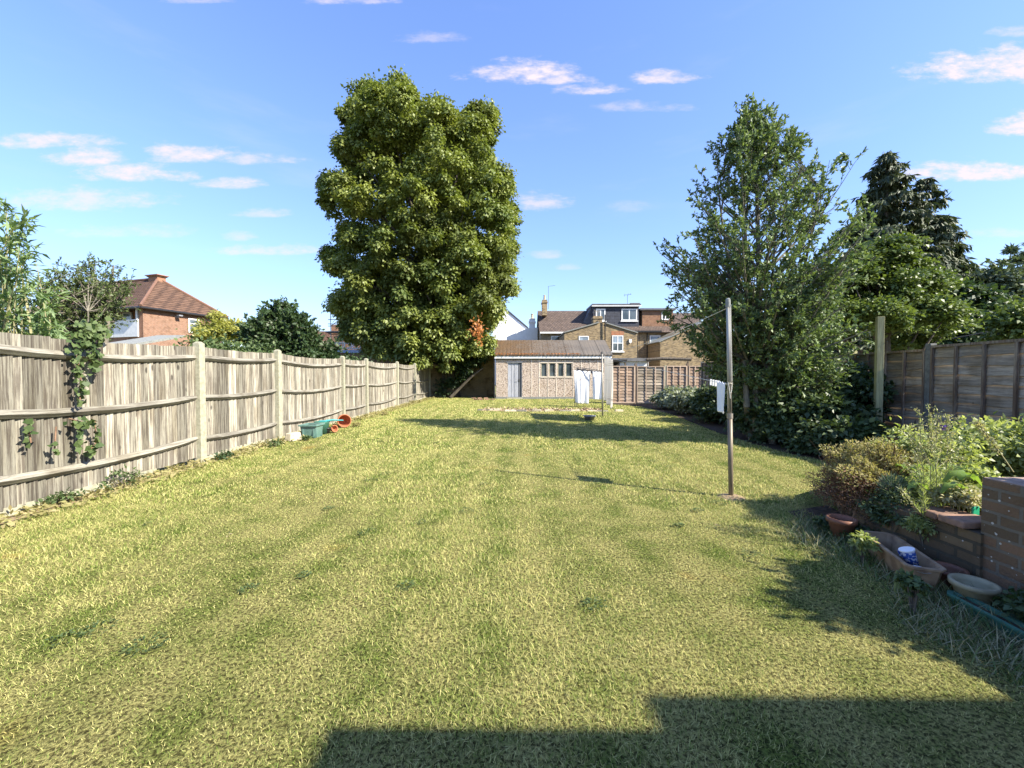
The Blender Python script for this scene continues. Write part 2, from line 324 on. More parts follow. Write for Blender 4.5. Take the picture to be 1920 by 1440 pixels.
# lawn: colour of a blade by its own tone and by where it grows
def lawncol(q, shade=1.0):
    p = pos(q); t = tone(q); s = q.n('ShaderNodeSeparateXYZ', i={0: p})
    big = q.noise(p, .55, 4, .6); mid = q.noise(p, 2.6, 4, .6)
    stripe = q.m('SINE', q.m('ADD', q.m('MULTIPLY', s.outputs[0], 11.), q.m('MULTIPLY', big, .7)))
    dry = q.m('ADD', q.m('ADD', q.m('MULTIPLY', big, .8), q.m('MULTIPLY', mid, 1.4)), q.m('MULTIPLY', stripe, .10))
    dry = q.m('ADD', dry, q.m('MULTIPLY', q.m('SUBTRACT', t, .5), 1.9))
    f = q.ramp(dry, .62, 1.36)
    col = q.mix(f, (.19, .265, .045), (.60, .555, .215))
    col = q.mix(q.ramp(q.noise(q.vmul(p, (1, 1, 1)), 1.1, 3), .64, .76), col, q.mix(1, col, (1.05, .86, .7), 'MULTIPLY'))
    return col
m, q = newmat('lawn_blade'); col = lawncol(q)
tr = q.n('ShaderNodeBsdfTranslucent', i={'Color': col}).outputs[0]
finish(q, col, .6, .25, extra=lambda o: q.n('ShaderNodeMixShader', i={0: .3, 1: o, 2: tr}).outputs[0])
m, q = newmat('lawn_ground'); col = lawncol(q); p = pos(q); nz = q.noise(p, 55, 5, .7); n4 = q.noise(p, 14, 4, .6)
col = q.mix(q.ramp(nz, .40, .60), q.mix(1, col, (.14, .13, .11), 'MULTIPLY'), q.mix(1, col, (.72, .72, .66), 'MULTIPLY'))
finish(q, col, .95, .1, q.m('ADD', nz, q.m('MULTIPLY', n4, .7)), 1., .05)
m, q = newmat('land'); p = pos(q)
finish(q, q.mix(q.ramp(q.noise(p, .3, 5), .4, .6), (.13, .15, .05), (.16, .13, .09)), .95, .1)
m, q = newmat('wild_blade'); t = tone(q)
finish(q, q.mix(q.ramp(t, .35, .75), (.07, .12, .03), (.30, .28, .16)), .6, .2)

# ------------------------------------------------------------------ foliage helpers
def unit(a): return a/np.maximum(np.linalg.norm(a, axis=1, keepdims=True), 1e-9)
def leafmesh(name, p, d, n, L, W, mat, parent, tn=None, fold=.15):
    """one bent rhombic leaf per row: p base, d axis, n normal"""
    N = len(p); L = np.broadcast_to(L, N)[:, None]; W = np.broadcast_to(W, N)[:, None]
    d = unit(d); s = unit(np.cross(d, n)); u = np.cross(s, d)
    V = np.empty((N, 4, 3)); V[:, 0] = p; V[:, 1] = p+d*L*.45+s*W*.5+u*W*fold; V[:, 2] = p+d*L-u*L*.12; V[:, 3] = p+d*L*.45-s*W*.5+u*W*fold
    Fc = np.arange(N*4).reshape(N, 4); tn = rng.random(N) if tn is None else tn
    return npmesh(name, V.reshape(-1, 3), [Fc], np.repeat(tn, 4), mat, parent)
def rnd(N): return unit(rng.normal(size=(N, 3)))
def clumps(C, Rad, per, droop=.5, flat=.7, out=None):
    """leaves round clump centres C (n,3), radii Rad; more on the upper/outer shell"""
    n = len(C); idx = np.repeat(np.arange(n), per); N = len(idx); u = rnd(N)
    u[:, 2] = np.where(u[:, 2] < -.2, -u[:, 2]*.6, u[:, 2])
    r = Rad[idx]*(rng.random(N)**.33)*(.75+.5*rng.random(N)); r = np.where(rng.random(N) < .07, r*1.45, r)
    p = C[idx]+u*r[:, None]*np.array([1, 1, flat])
    d = u+rnd(N)*.8; d[:, 2] -= droop
    nn = u+np.array([0, 0, .6])+rnd(N)*.6
    return p, d, nn, idx
def bez(a, b, c, n):
    a, b, c = map(Vector, (a, b, c)); return [(a*(1-t)**2+b*2*t*(1-t)+c*t*t) for t in [i/n for i in range(n+1)]]
def shrub(name, label, cat, c, rad, per, nc, L, W, mat, stem='bark', droop=.3, group=None, fill=.45, flat=.8, zmin=.02, stems=8, kids=('foliage', 'stem')):
    """bushy plant: nc clumps inside an ellipsoid whose centre is c, radii rad"""
    c = np.array(c); rad = np.array(rad, dtype=float); t = thing(name, label, cat, (c[0], c[1], zmin), group)
    u = rnd(nc); r = (fill+(1-fill)*rng.random(nc))[:, None]; C = c+u*r*rad*.85; C[:, 2] = np.maximum(C[:, 2], zmin+.05)
    Rd = (rad.mean()*.30)*(.6+.8*rng.random(nc)); p, d, nn, _ = clumps(C, Rd, per, droop, flat)
    ok = p[:, 2] > zmin; leafmesh(kids[0], p[ok], d[ok], nn[ok], L*(.7+.6*rng.random(ok.sum())), W*(.7+.6*rng.random(ok.sum())), MT[mat], t)
    mb = MB()
    for i in rng.choice(nc, min(stems, nc), replace=False):
        e = C[i]; b = (c[0]+(e[0]-c[0])*.15, c[1]+(e[1]-c[1])*.15, zmin-.02); mid = ((b[0]+e[0])/2, (b[1]+e[1])/2, e[2]*.6+.1)
        rr = max(.006, rad.mean()*.02); mb.tube(bez(b, mid, e, 5), [rr*(1-.12*k) for k in range(6)], 5, random.random())
    mb.build(kids[1], MT[stem], t); return t
exec_order = None

# ================================================================== GROUND
def sheet(name, pts, z, mat, kind='structure'):
    mb = MB().add([(x, y, z) for x, y in pts], [tuple(range(len(pts)))]); return tag(mb.build(name, MT[mat]), kind=kind)
def FX(y): return 6.65+.10*(y-3.5)               # the right hand fence line
sheet('ground', [(-900, -900), (900, -900), (900, 900), (-900, 900)], -.02, 'land')
sheet('lawn', [(-4.9, -3), (FX(-3), -3), (FX(19.2), 19.2), (5.2, 19.3), (5.2, 24.4), (-4.9, 24.4)], 0, 'lawn_ground')
bed_edge = [(5.2, 6.3), (4.75, 7.0), (4.7, 8), (4.75, 9.8), (5.1, 12.5), (5.3, 14.6), (5.2, 16.2), (5.3, 17.6), (4.4, 18.6), (4.4, 19.15)]
sheet('flower_bed', bed_edge+[(FX(19.15)-.05, 19.15), (FX(6.4)-.05, 6.4)], .006, 'soil')
sheet('soil_strip', [(-4.95, .5), (-4.78, .5), (-4.74, 5), (-4.8, 9), (-4.74, 14), (-4.8, 24), (-4.95, 24)], .006, 'dry_soil')
sheet('bare_earth', [(-1.2, 15.35), (.8, 15.2), (3.2, 15.3), (3.3, 15.9), (1.5, 16.25), (-.4, 16.0), (-1.4, 15.8)], .006, 'dry_soil')
sheet('shade_bed', [(2.45, 1.0), (3.0, 1.0), (3.0, 2.7), (3.3, 4.4), (2.75, 4.2), (2.62, 3.2), (2.5, 2.3)], .006, 'soil')

# grass blades ------------------------------------------------------------
def inpoly(x, y, poly):
    c = np.zeros(len(x), bool); j = len(poly)-1
    for i in range(len(poly)):
        xi, yi = poly[i]; xj, yj = poly[j]
        with np.errstate(divide='ignore', invalid='ignore'):
            c ^= ((yi > y) != (yj > y)) & (x < (xj-xi)*(y-yi)/(yj-yi+1e-12)+xi)
        j = i
    return c
def blades(x, y, h, wd, lean, kink=.5, tn=None):
    N = len(x); a = rng.random(N)*2*np.pi; la = lean*(.3+.9*rng.random(N)); b = rng.random(N)*2*np.pi
    s = np.stack([np.cos(a), np.sin(a), np.zeros(N)], 1)*wd[:, None]*.5
    l = np.stack([np.cos(b), np.sin(b), np.zeros(N)], 1)
    p0 = np.stack([x, y, np.full(N, -.002)], 1); k = np.sin(la)[:, None]; up = np.cos(la)[:, None]*np.array([0, 0, 1.])
    mid = p0+(l*k*.48+up*.55)*h[:, None]; tip = p0+(l*(k*1.1)+up*.95)*h[:, None]
    V = np.stack([p0-s, p0+s, mid+s*.8, mid-s*.8, tip], 1)
    i = np.arange(N)[:, None]*5
    return V.reshape(-1, 3), i+np.array([[0, 1, 2, 3]]), i+np.array([[3, 2, 4]]), np.repeat(rng.random(N) if tn is None else tn, 5)
HB = bed_edge+[(FX(19.15), 19.15), (FX(6.4), 6.4)]; NB = [(2.9, .5), (3.0, 2.7), (2.85, 3.3), (2.95, 4.3), (3.6, 4.9), (6, 5.3), (9, 5.3), (9, .5)]; BE = [(-1.2, 15.45), (3.2, 15.4), (3.2, 15.9), (1.5, 16.1), (-1.2, 15.8)]
SCUFF = [(random.uniform(-2.5, 2.2), random.uniform(1.6, 5.5), random.uniform(.012, .045)) for _ in range(70)]+[(-.55+.02*k+random.uniform(-.02, .02), 2.5+.14*k, .02) for k in range(14)]+[(.42-.012*k+random.uniform(-.03, .03), 2.2+.16*k, .022) for k in range(22)]
VV = []; Q4 = []; Q3 = []; TT = []; off = 0
for (y0, y1, den, wd, h, ln) in ((.9, 2.4, 13500, .0021, .022, 1.2), (2.4, 4.4, 8500, .0030, .024, 1.15), (4.4, 7.5, 3600, .0053, .028, 1.0), (7.5, 13, 1500, .010, .030, .8), (13, 24.2, 600, .016, .032, .7)):
    xl = max(-4.92, -1.4*y1-.5); xr = min(9, 1.4*y1+.6); N = int((xr-xl)*(y1-y0)*den)
    x = rng.uniform(xl, xr, N); y = rng.uniform(y0, y1, N)
    ok = (x > -1.36*y-.4) & (x < 1.36*y+.5) & (x < 6.65+.1*(y-3.5)-.05) & ~inpoly(x, y, HB) & ~inpoly(x, y, NB) & ~((y > 13) & inpoly(x, y, BE)) & ~((x > -1.1) & (x < 5.3) & (y > 22.6)) & ~((y > 19.1) & (x > 5.2))
    # thin, worn patches and a few mower cuts
    pt = np.sin(x*3.1+np.sin(y*1.7)*2)+np.sin(y*2.3+x*1.1); ok &= ~((pt > 1.55) & (rng.random(N) < .45))
    ok &= ~((np.abs(x+.52-.13*(y-1.9)) < .011) & (y > 1.8) & (y < 2.35)) & ~((np.abs(x-.42+.02*y) < .02) & (y > 2.4) & (y < 3.7) & (rng.random(N) < .8))
    for (sx__, sy__, sr__) in SCUFF: ok &= ~(((x-sx__)**2+((y-sy__)*.7)**2 < sr__**2) & (rng.random(N) < .85))
    x = x[ok]; y = y[ok]; n = len(x)
    hh = h*(.55+.9*rng.random(n))*(1+.35*np.sin(x*1.9+y*.7)); long = rng.random(n) < .02; hh[long] *= 1.6
    V, a4, a3, tt = blades(x, y, hh, wd*(.6+.8*rng.random(n)), ln)
    VV.append(V); Q4.append(a4+off); Q3.append(a3+off); TT.append(tt); off += len(V)
o = npmesh('grass', np.concatenate(VV), [np.concatenate(Q4), np.concatenate(Q3)], np.concatenate(TT), MT['lawn_blade']); tag(o, 'short mown grass, half green and half straw coloured', 'grass', kind='stuff')
# long tangled grass in the shade at the right
N = 26000; x = rng.uniform(1.9, 3.0, N); y = rng.uniform(1.2, 3.9, N); e = 2.15+.12*np.sin(y*5)+(y-1.5)*.12
ok = (x > e+rng.random(N)**2*.35) & ~inpoly(x, y, NB); x = x[ok]; y = y[ok]; n = len(x)
V, a4, a3, tt = blades(x, y, .05+.11*rng.random(n)**1.5, .003+.003*rng.random(n), 1.25)
tag(npmesh('long_grass', V, [a4, a3], tt, MT['wild_blade']), 'long tangled half dead grass in the shade beside the planters', 'grass', kind='stuff')
N = 34; cxy = np.stack([rng.uniform(-3.4, 2.3, N), rng.uniform(1.6, 9, N)], 1); k_ = rng.integers(0, N, 1500); rr_ = rng.random(1500)**.5*(.03+.06*rng.random(N))[k_]; aa_ = rng.random(1500)*6.283
p = np.stack([cxy[k_, 0]+np.cos(aa_)*rr_, cxy[k_, 1]+np.sin(aa_)*rr_, .014+.012*rng.random(1500)], 1)
tag(leafmesh('clover', p, np.stack([np.cos(aa_), np.sin(aa_), .25+0*aa_], 1), np.array([0, 0, 1.])+rnd(1500)*.3, .020, .012, MT['lf_ivy'], None), 'small dark green weed rosettes and clover scattered through the lawn', 'weeds', kind='stuff')
# weeds and leaf litter along the fence foot
N = 5200; y = rng.uniform(1, 24, N); x = -4.93+rng.random(N)**2*.42
x += .05*np.sin(y*3); p = np.stack([x, y, .01+.05*rng.random(N)*(rng.random(N) < .6)], 1); d = rnd(N); d[:, 2] = np.abs(d[:, 2])*.6
o = leafmesh('leaf_litter', p, d, rnd(N)+np.array([0, 0, 1.]), .04+.05*rng.random(N), .02+.02*rng.random(N), MT['lf_mound'], None)
tag(o, 'dry leaves, straw and small weeds along the foot of the left fence', 'leaf litter', kind='stuff')

# ================================================================== LEFT FENCE
FXL = -5.0; posts = [-2.0, .8, 3.62, 6.47, 8.62, 11.87, 13.75, 17.35, 20.4, 23.9]
fl = thing('board_fence', 'long weathered grey feather-edge board fence with pale concrete posts, left side of lawn', 'fence', (FXL, 3.6, 0))
for i, y in enumerate(posts):
    mb = MB(); h = 1.865
    mb.obox((FXL+.045, y), (1, 0), .055, .058, -.1, h, random.random()); n = len(mb.v)
    mb.add([(FXL-.01, y-.058, h), (FXL+.1, y-.058, h), (FXL+.1, y+.058, h), (FXL-.01, y+.058, h), (FXL+.02, y-.03, h+.03), (FXL+.07, y-.03, h+.03), (FXL+.07, y+.03, h+.03), (FXL+.02, y+.03, h+.03)],
           [(4, 5, 6, 7), (0, 1, 5, 4), (1, 2, 6, 5), (2, 3, 7, 6), (3, 0, 4, 7)], random.random())
    mb.build('fence_post', MT['concrete'], fl, bevel=.006)
tops = [1.82]*len(posts)
for i in range(len(posts)-1):
    y0, y1 = posts[i]+.06, posts[i+1]-.06; L = y1-y0; sag = .055*min(1, L/2.8)**2; bow = .05*min(1, L/2.8)
    S = lambda y: 4*((y-y0)/L)*(1-(y-y0)/L)
    mb = MB(); y = y0
    while y < y1-.02:
        wd = random.uniform(.078, .112); ye = min(y+wd, y1); tn = random.random(); s = S((y+ye)/2); zt = 1.82-sag*s*.8+random.uniform(-.008, .008); xb = FXL-bow*s*.6
        x0 = xb+.002; x1 = xb+.027+random.uniform(0, .006); th = .012; tl = random.uniform(-.004, .004); zb = .07+random.uniform(-.01, .015)
        q = [(x0, y+.002), (x1, ye-.002), (x1-th, ye-.002), (x0-.005, y+.002)]
        mb.add([(a, b, zb) for a, b in q]+[(a, b+tl, zt) for a, b in q], [(0, 1, 2, 3), (7, 6, 5, 4), (0, 4, 5, 1), (1, 5, 6, 2), (2, 6, 7, 3), (3, 7, 4, 0)], tn)
        y = ye
    pn = mb.build('fence_panel', MT['fence_wood'], fl)
    for z in (1.665, 1.03, .37):
        mb = MB(); K = 14; z1_ = z+random.uniform(-.015, .015); dz = random.uniform(-.02, .02)
        vs = []; tn = random.random()
        for k in range(K+1):
            y = y0-.03+(L+.06)*k/K; s = S(min(max(y, y0), y1)); xb = FXL+.022-bow*s*.5; zz = z1_+dz*k/K-sag*1.25*s+random.uniform(-.002, .002)
            end = 1 if 0 < k < K else .55
            vs += [(xb-.004, y, zz-.045*end), (xb+.020, y, zz-.045*end), (xb+.062*end, y, zz-.004), (xb+.02, y, zz+.045*end), (xb-.004, y, zz+.045*end)]
        fs = [(k*5+j, k*5+(j+1) % 5, k*5+5+(j+1) % 5, k*5+5+j) for k in range(K) for j in range(5)]+[(4, 3, 2, 1, 0), tuple(K*5+j for j in range(5))]
        mb.add(vs, fs, tn); mb.build('rail', MT['rail_wood'], pn)
    if i not in (2,):
        MB().box((FXL-.028, y0, -.02), (FXL-.001, y1, .075+random.uniform(0, .02)), random.random()).build('gravel_board', MT['concrete'], fl)
    else: MB().box((FXL-.03, y0, -.02), (FXL+.006, y1-.7, .08), .6).build('gravel_board', MT['concrete'], fl)

# ================================================================== RIGHT AND END FENCES (waney lap panels)
def lap_panel(a, b, h, mats, parent, face, nb=3, z0=.05, capm='batten'):
    capm = 'pale_batten' if face < 0 else capm
    """a,b plan points; face = +1/-1 side on which battens stand"""
    a = np.array(a); b = np.array(b); L = np.linalg.norm(b-a); u = (b-a)/L; nrm = np.array([-u[1], u[0]])*face
    mb = MB(); nrow = 12; K = 16; rh = (h-z0-.04)/nrow
    for r in range(nrow):
        zt = h-.03-r*rh; ph = random.random()*9; am = random.uniform(.006, .016); tn = random.random(); vs = []
        for k in range(K+1):
            t = k/K; wv = am*math.sin(ph+t*6)+am*.7*math.sin(ph*3+t*17)
            p = a+u*L*t; top = p-nrm*.010; bot = p+nrm*.016
            vs += [(*top, zt), (*bot, zt-rh-.018+wv), (*(bot-nrm*.007), zt-rh-.022+wv), (*(top-nrm*.006), zt)]
        mb.add(vs, [(k*4+j, k*4+(j+1) % 4, k*4+4+(j+1) % 4, k*4+4+j) for k in range(K) for j in range(4)], tn)
    pn = mb.build('fence_panel', MT[mats], parent)
    for k in range(nb+2):
        t = k/(nb+1); p = a+u*(L*t+(.02 if k == 0 else -.02 if k == nb+1 else 0))+nrm*.040
        MB().obox(p, u, .019 if face > 0 else .02, .016 if face > 0 else .009, z0, h-.035, random.random()).build('batten', MT[capm], pn)
    MB().obox((a+b)/2+nrm*.012, u, L/2, .034, h-.035, h+.005, random.random()).build('cap_rail', MT[capm], pn)
    MB().obox((a+b)/2+nrm*.042, u, L/2-.04, .014, z0-.02, z0+.03, random.random()).build('bottom_rail', MT[capm], pn)
    return pn
fr = thing('panel_fence', 'dark weathered waney lap panel fence in shade along the right of the garden', 'fence', (FX(5), 5, 0))
py_ = [-2.15, -.3, 1.55, 3.4, 5.25, 7.1, 8.95, 10.8, 12.65, 14.5, 16.35, 18.2]
for i, y in enumerate(py_):
    m_, hh = ('dark_concrete', 1.9) if i != 6 else ('post_wood', 1.93)
    MB().obox((FX(y), y), (.1, 1), .05, .05, -.1, hh, random.random()).build('fence_post', MT[m_], fr, bevel=.006)
for i in range(len(py_)-1):
    ya, yb = py_[i]+.055, py_[i+1]-.055; hh = 1.86-(.05 if i in (5, 7, 8) else 0)+random.uniform(-.01, .01)
    lap_panel((FX(ya), ya), (FX(yb), yb), hh, 'lap_wood', fr, 1)
fe = thing('end_fence', 'pinkish brown waney lap panel fence closing the far right end beside the garage', 'fence', (6, 19.2, 0))
xs = [4.36, 5.52, 6.88, 7.9, 8.85]
for i, x in enumerate(xs):
    MB().obox((x, 19.22), (1, 0), .05, .05, -.1, 1.86 if i != 2 else 1.76, random.random()).build('fence_post', MT['concrete' if i in (2,) else 'batten'], fe)
for i in range(len(xs)-1):
    lap_panel((xs[i]+.05, 19.2), (xs[i+1]-.05, 19.2), 1.74-.02*(i == 1), 'lap_wood' if i == 1 else 'lap_pink', fe, -1, nb=2)

# ================================================================== GARAGE
gy = 22.75; gx0, gx1 = -1.08, 5.16; ez = 2.34; rz_ = 3.36; ry = 24.6
ga = thing('garage', 'low pebbledashed concrete garage with mossy brown roof at the end of the lawn', 'garage', ((gx0+gx1)/2, gy, 0))
dpx = [P(x, 700, gy)[0] for x in (952, 979)]; wpx = [(P(a, 700, gy)[0], P(b, 700, gy)[0]) for a, b in ((1014.5, 1025), (1030, 1041), (1046, 1056.5), (1061, 1072))]
dz = 2.02; wz0, wz1 = P(0, 706, gy)[2], P(0, 681, gy)[2]
mb = MB(); TH = .12
cuts = [gx0]+dpx+[v for ab in wpx for v in ab]+[gx1]
mb.box((gx0, gy, 0), (dpx[0], gy+TH, ez)); mb.box((dpx[0], gy, dz), (dpx[1], gy+TH, ez)); mb.box((dpx[1], gy, 0), (wpx[0][0], gy+TH, ez))
for k, (a, b) in enumerate(wpx):
    mb.box((a, gy, 0), (b, gy+TH, wz0)); mb.box((a, gy, wz1), (b, gy+TH, ez)); nx = wpx[k+1][0] if k < 3 else gx1
    mb.box((b, gy, 0), (nx, gy+TH, ez))
mb.prism([(gx0, gy+TH, 0), (gx0, 26.4, 0), (gx0, 26.4, ez), (gx0, ry, rz_-.1), (gx0, gy+TH, ez)], (TH, 0, 0)); mb.prism([(gx1-TH, gy+TH, 0), (gx1-TH, 26.4, 0), (gx1-TH, 26.4, ez), (gx1-TH, ry, rz_-.1), (gx1-TH, gy+TH, ez)], (TH, 0, 0))
mb.box((gx0+TH, 26.28, 0), (gx1-TH, 26.4, ez))
wl = mb.build('wall', MT['pebbledash'], ga)
mb = MB()                                            # pale concrete joint strips between the cast panels
for px in (967+18, 997, 1011, 1027.5, 1043.5, 1059, 1074.5, 1090, 1106, 1121, 1136):
    x = P(px, 700, gy)[0]
    if px in (967+18,): continue
    mb.box((x-.022, gy-.012, 0.12), (x+.022, gy-.002, ez-.1), random.random())
for a, b in wpx: mb.box((a-.05, gy-.016, wz1), (b+.05, gy-.003, wz1+.06)); mb.box((a-.05, gy-.03, wz0-.06), (b+.05, gy-.003, wz0))
mb.build('joint_strips', plain('pale_joint', (.66, .58, .48), (.52, .44, .36), sc=30), wl)
MB().box((gx0-.02, gy-.04, -.02), (gx1, gy-.001, .11), .3).build('plinth', MT['dark_concrete'], ga)
for a, b in wpx:
    f = MB()
    for q_ in (((a, gy+.02, wz0), (a+.03, gy+.07, wz1)), ((b-.03, gy+.02, wz0), (b, gy+.07, wz1)), ((a+.03, gy+.02, wz0), (b-.03, gy+.07, wz0+.03)), ((a+.03, gy+.02, wz1-.03), (b-.03, gy+.07, wz1))): f.box(*q_)
    fo = f.build('window', MT['concrete'], ga); MB().box((a+.03, gy+.05, wz0+.03), (b-.03, gy+.06, wz1-.03)).build('pane', MT['glass'], fo)
mb = MB(); nb = 8
for k in range(nb):
    x = dpx[0]+.03+(dpx[1]-dpx[0]-.06)*k/nb; wd = (dpx[1]-dpx[0]-.06)/nb-.008; mb.box((x, gy+.04+.012*(k % 2), .07), (x+wd, gy+.07, dz-.04), .5+.5*random.random() if k < 6 else -.35)
dr = mb.build('door', MT['door_wood'], ga); mb = MB(); hx = dpx[1]-.16; mb.box((hx-.03, gy+.025, .95), (hx+.03, gy+.045, 1.1)); mb.tube([(hx, gy+.04, 1.03), (hx, gy-.02, 1.03), (hx-.11, gy-.02, 1.03)], .012)
mb.build('handle', MT['dark_metal'], dr)
fr_ = MB(); fr_.box((dpx[0]-.0, gy+.0, 0.06), (dpx[0]+.03, gy+.1, dz)); fr_.box((dpx[1]-.03, gy, .06), (dpx[1], gy+.1, dz)); fr_.box((dpx[0]-.04, gy-.03, dz-.035), (dpx[1]+.04, gy+.1, dz+.02)); fr_.build('door_frame', MT['grey_plastic'], ga)
MB().box((dpx[0]-.05, gy-.16, 0), (dpx[1]+.02, gy-.041, .07), .9).build('door_step', MT['concrete'], ga)
# roof: front and back slope of corrugated sheets with ragged mossy eave
mb = MB(); K = 120; vs = []; ey = gy-.18
for k in range(K+1):
    x = gx0-.06+(gx1-gx0+.14)*k/K; cw = .0025*math.sin(x*2*math.pi/.15); rag = .02*math.sin(x*31)*random.random()
    vs += [(x, ey+rag, ez+.02+rag), (x, ey+rag, ez+.075+cw), (x, ry, rz_+cw), (x, 26.7, ez+.07+cw), (x, 26.7, ez+.02)]
fs = [(k*5+j, k*5+(j+1) % 5, k*5+5+(j+1) % 5, k*5+5+j) for k in range(K) for j in range(5)]+[(0, 1, 2, 3, 4), tuple(K*5+j for j in (4, 3, 2, 1, 0))]
mb.add(vs, fs); mb.build('roof', MT['mossy_roof'], ga)
MB().box((gx0-.08, gy-.13, ez-.13), (gx1+.05, gy-.02, ez-.0)).build('fascia', MT['white_paint'], ga)
MB().box((gx0-.04, gy-.019, ez-.20), (gx1, gy-.001, ez-.14), .2).build('soffit', MT['felt_flat'], ga)
MB().tube([(gx0-.09, gy-.05, 0), (gx0-.09, gy-.05, ez-.1), (gx0-.05, gy-.12, ez-.03)], .04, 8).build('drainpipe', MT['black_plastic'], ga)
# moss cushions along the eave
N = 900; x = rng.uniform(gx0, gx0+4.6, N); p = np.stack([x, ey+.02+rng.random(N)*.2, ez+.08+rng.random(N)*.05], 1)
leafmesh('moss', p, rnd(N), rnd(N), .06, .05, MT['lf_lime_dry'], ga)

# ================================================================== WINDOWS AND HOUSES FAR BACK
def win(parent, x0, x1, z0, z1, y, fw=.07, mull=0, trans=0, sill=True, glass='glass', upper=None, frame='white_paint'):
    """a window set on the wall plane y (facing -y)"""
    f = MB(); f.box((x0, y-.05, z0), (x0+fw, y+.02, z1)); f.box((x1-fw, y-.05, z0), (x1, y+.02, z1)); f.box((x0+fw, y-.05, z0), (x1-fw, y+.02, z0+fw)); f.box((x0+fw, y-.05, z1-fw), (x1-fw, y+.02, z1))
    for k in range(mull): xm = x0+(x1-x0)*(k+1)/(mull+1); f.box((xm-fw*.4, y-.045, z0+fw), (xm+fw*.4, y+.02, z1-fw))
    if trans: zm = z0+(z1-z0)*trans; f.box((x0+fw, y-.048, zm-fw*.4), (x1-fw, y+.02, zm+fw*.4))
    o = f.build('window', MT[frame], parent)
    if upper and trans:
        MB().box((x0+fw, y-.02, z0+fw), (x1-fw, y-.01, zm)).build('pane', MT[glass], o); MB().box((x0+fw, y-.02, zm), (x1-fw, y-.01, z1-fw)).build('pane', MT[upper], o)
    else: MB().box((x0+fw, y-.02, z0+fw), (x1-fw, y-.01, z1-fw)).build('pane', MT[glass], o)
    if sill: MB().box((x0-.1, y-.14, z0-.1), (x1+.1, y-.001, z0-.003)).build('sill', MT['white_paint'], o)
    return o
def xz(px, py, Y): p = P(px, py, Y); return p[0], p[2]
def xzr(x0, y0, x1, y1, Y): a = xz(x0, y1, Y); b = xz(x1, y0, Y); return a[0], b[0], a[1], b[1]
YM, YO = 45.0, 40.0
th = thing('terraced_house', 'yellow stock brick terraced house with slate clad dormer and plain tiled roof behind garage', 'house', (6, YM, 0))
ezm = xz(1050, 622, YM)[1]; rY = 48.7; rzm = xz(1060, 583, rY)[1]
X0 = xz(1014, 600, YM)[0]; X1 = xz(1199, 600, YM)[0]
MB().prism([(X0, YM, 0), (X0, rY+3.7, 0), (X0, rY+3.7, ezm), (X0, rY, rzm-.12), (X0, YM, ezm)], (X1-X0, 0, 0)).build('wall', MT['brick_stock'], th)
def tiled(parent, x0, x1, y0, z0, y1, z1, mat, t=.1, name='roof'):
    dy, dz_ = y1-y0, z1-z0; l = math.hypot(dy, dz_); n = (-dz_/l*t, dy/l*t)
    return MB().prism([(x0, y0, z0), (x0, y1, z1), (x0, y1+n[0], z1+n[1]), (x0, y0+n[0], z0+n[1])], (x1-x0, 0, 0)).build(name, MT[mat], parent)
rf = tiled(th, X0-.15, X1, YM-.35, ezm-.18, rY+.02, rzm-.08, 'tiles_dark'); tiled(th, X0-.15, X1, rY+4, ezm-.2, rY+.03, rzm-.08, 'tiles_dark')
MB().box((X0-.1, YM-.42, ezm-.22), (xz(1062, 600, YM)[0], YM-.36, ezm-.05)).build('fascia', MT['white_paint'], th)
a = xzr(1016.5, 563, 1025.5, 592, 46.6); c1 = MB().box((a[0], 46.2, a[2]), (a[1], 47.4, a[3])); c1.box((a[0]-.06, 46.14, a[3]-.35), (a[1]+.06, 47.46, a[3]-.2)); ch = c1.build('chimney', MT['brick_stock'], rf)
MB().lathe([(.14, 0), (.17, .05), (.13, .1), (.11, .45), (.15, .5), (.13, .55), (.001, .55)], ((a[0]+a[1])/2, 46.6, a[3]), 10).build('chimney_pot', MT['stone'], ch)
MB().tube([(a[1]+.15, 46.4, a[3]-1), (a[1]+.15, 46.4, a[3]+1.5)], .02).tube([(a[1]+.1, 46.4, a[3]+1.5), (a[1]+.9, 46.4, a[3]+1.6)], .015).build('aerial', MT['dark_metal'], rf)
dx0, dx1, dz0, dz1 = xzr(1112, 574, 1198, 619, 45.6)
dm = MB().box((dx0, 45.6, dz0), (dx1, 49, dz1)).build('dormer', MT['tiles_slate'], th)
MB().box((dx0-.15, 45.35, dz1), (dx1+.15, 49.2, dz1+.22)).build('dormer_roof', MT['lead'], dm)
MB().box((dx0-.2, 45.3, dz1-.06), (dx1+.2, 45.345, dz1+.03)).build('dormer_fascia', MT['white_paint'], dm)
pk = MB().prism([(dx0-.95, 46.2, dz1-1.7), (dx0-.02, 46.2, dz1+.1), (dx0-.02, 46.2, dz1-2.4), (dx0-.5, 46.2, dz1-2.6)], (0, 2.4, 0)).build('dormer_cheek', MT['lead'], dm)
for (u0, v0, u1, v1) in ((1117, 579, 1135, 602), (1165, 579, 1194.5, 601.5)):
    e = xzr(u0, v0, u1, v1, 45.6); win(th, *e, 45.6, fw=.12, mull=1, sill=True, glass='glass')
MB().box((xz(1172, 616, 45.6)[0], 45.3, dz0-.02), (dx1+.3, 45.58, dz0+.12)).build('dormer_apron', MT['white_paint'], th)
pa = xzr(1182, 569, 1200, 574, 46); MB().box((pa[0], 46.0, pa[2]+.02), (pa[1], 47, pa[3]+.05)).build('parapet', MT['tiles_dark'], rf)
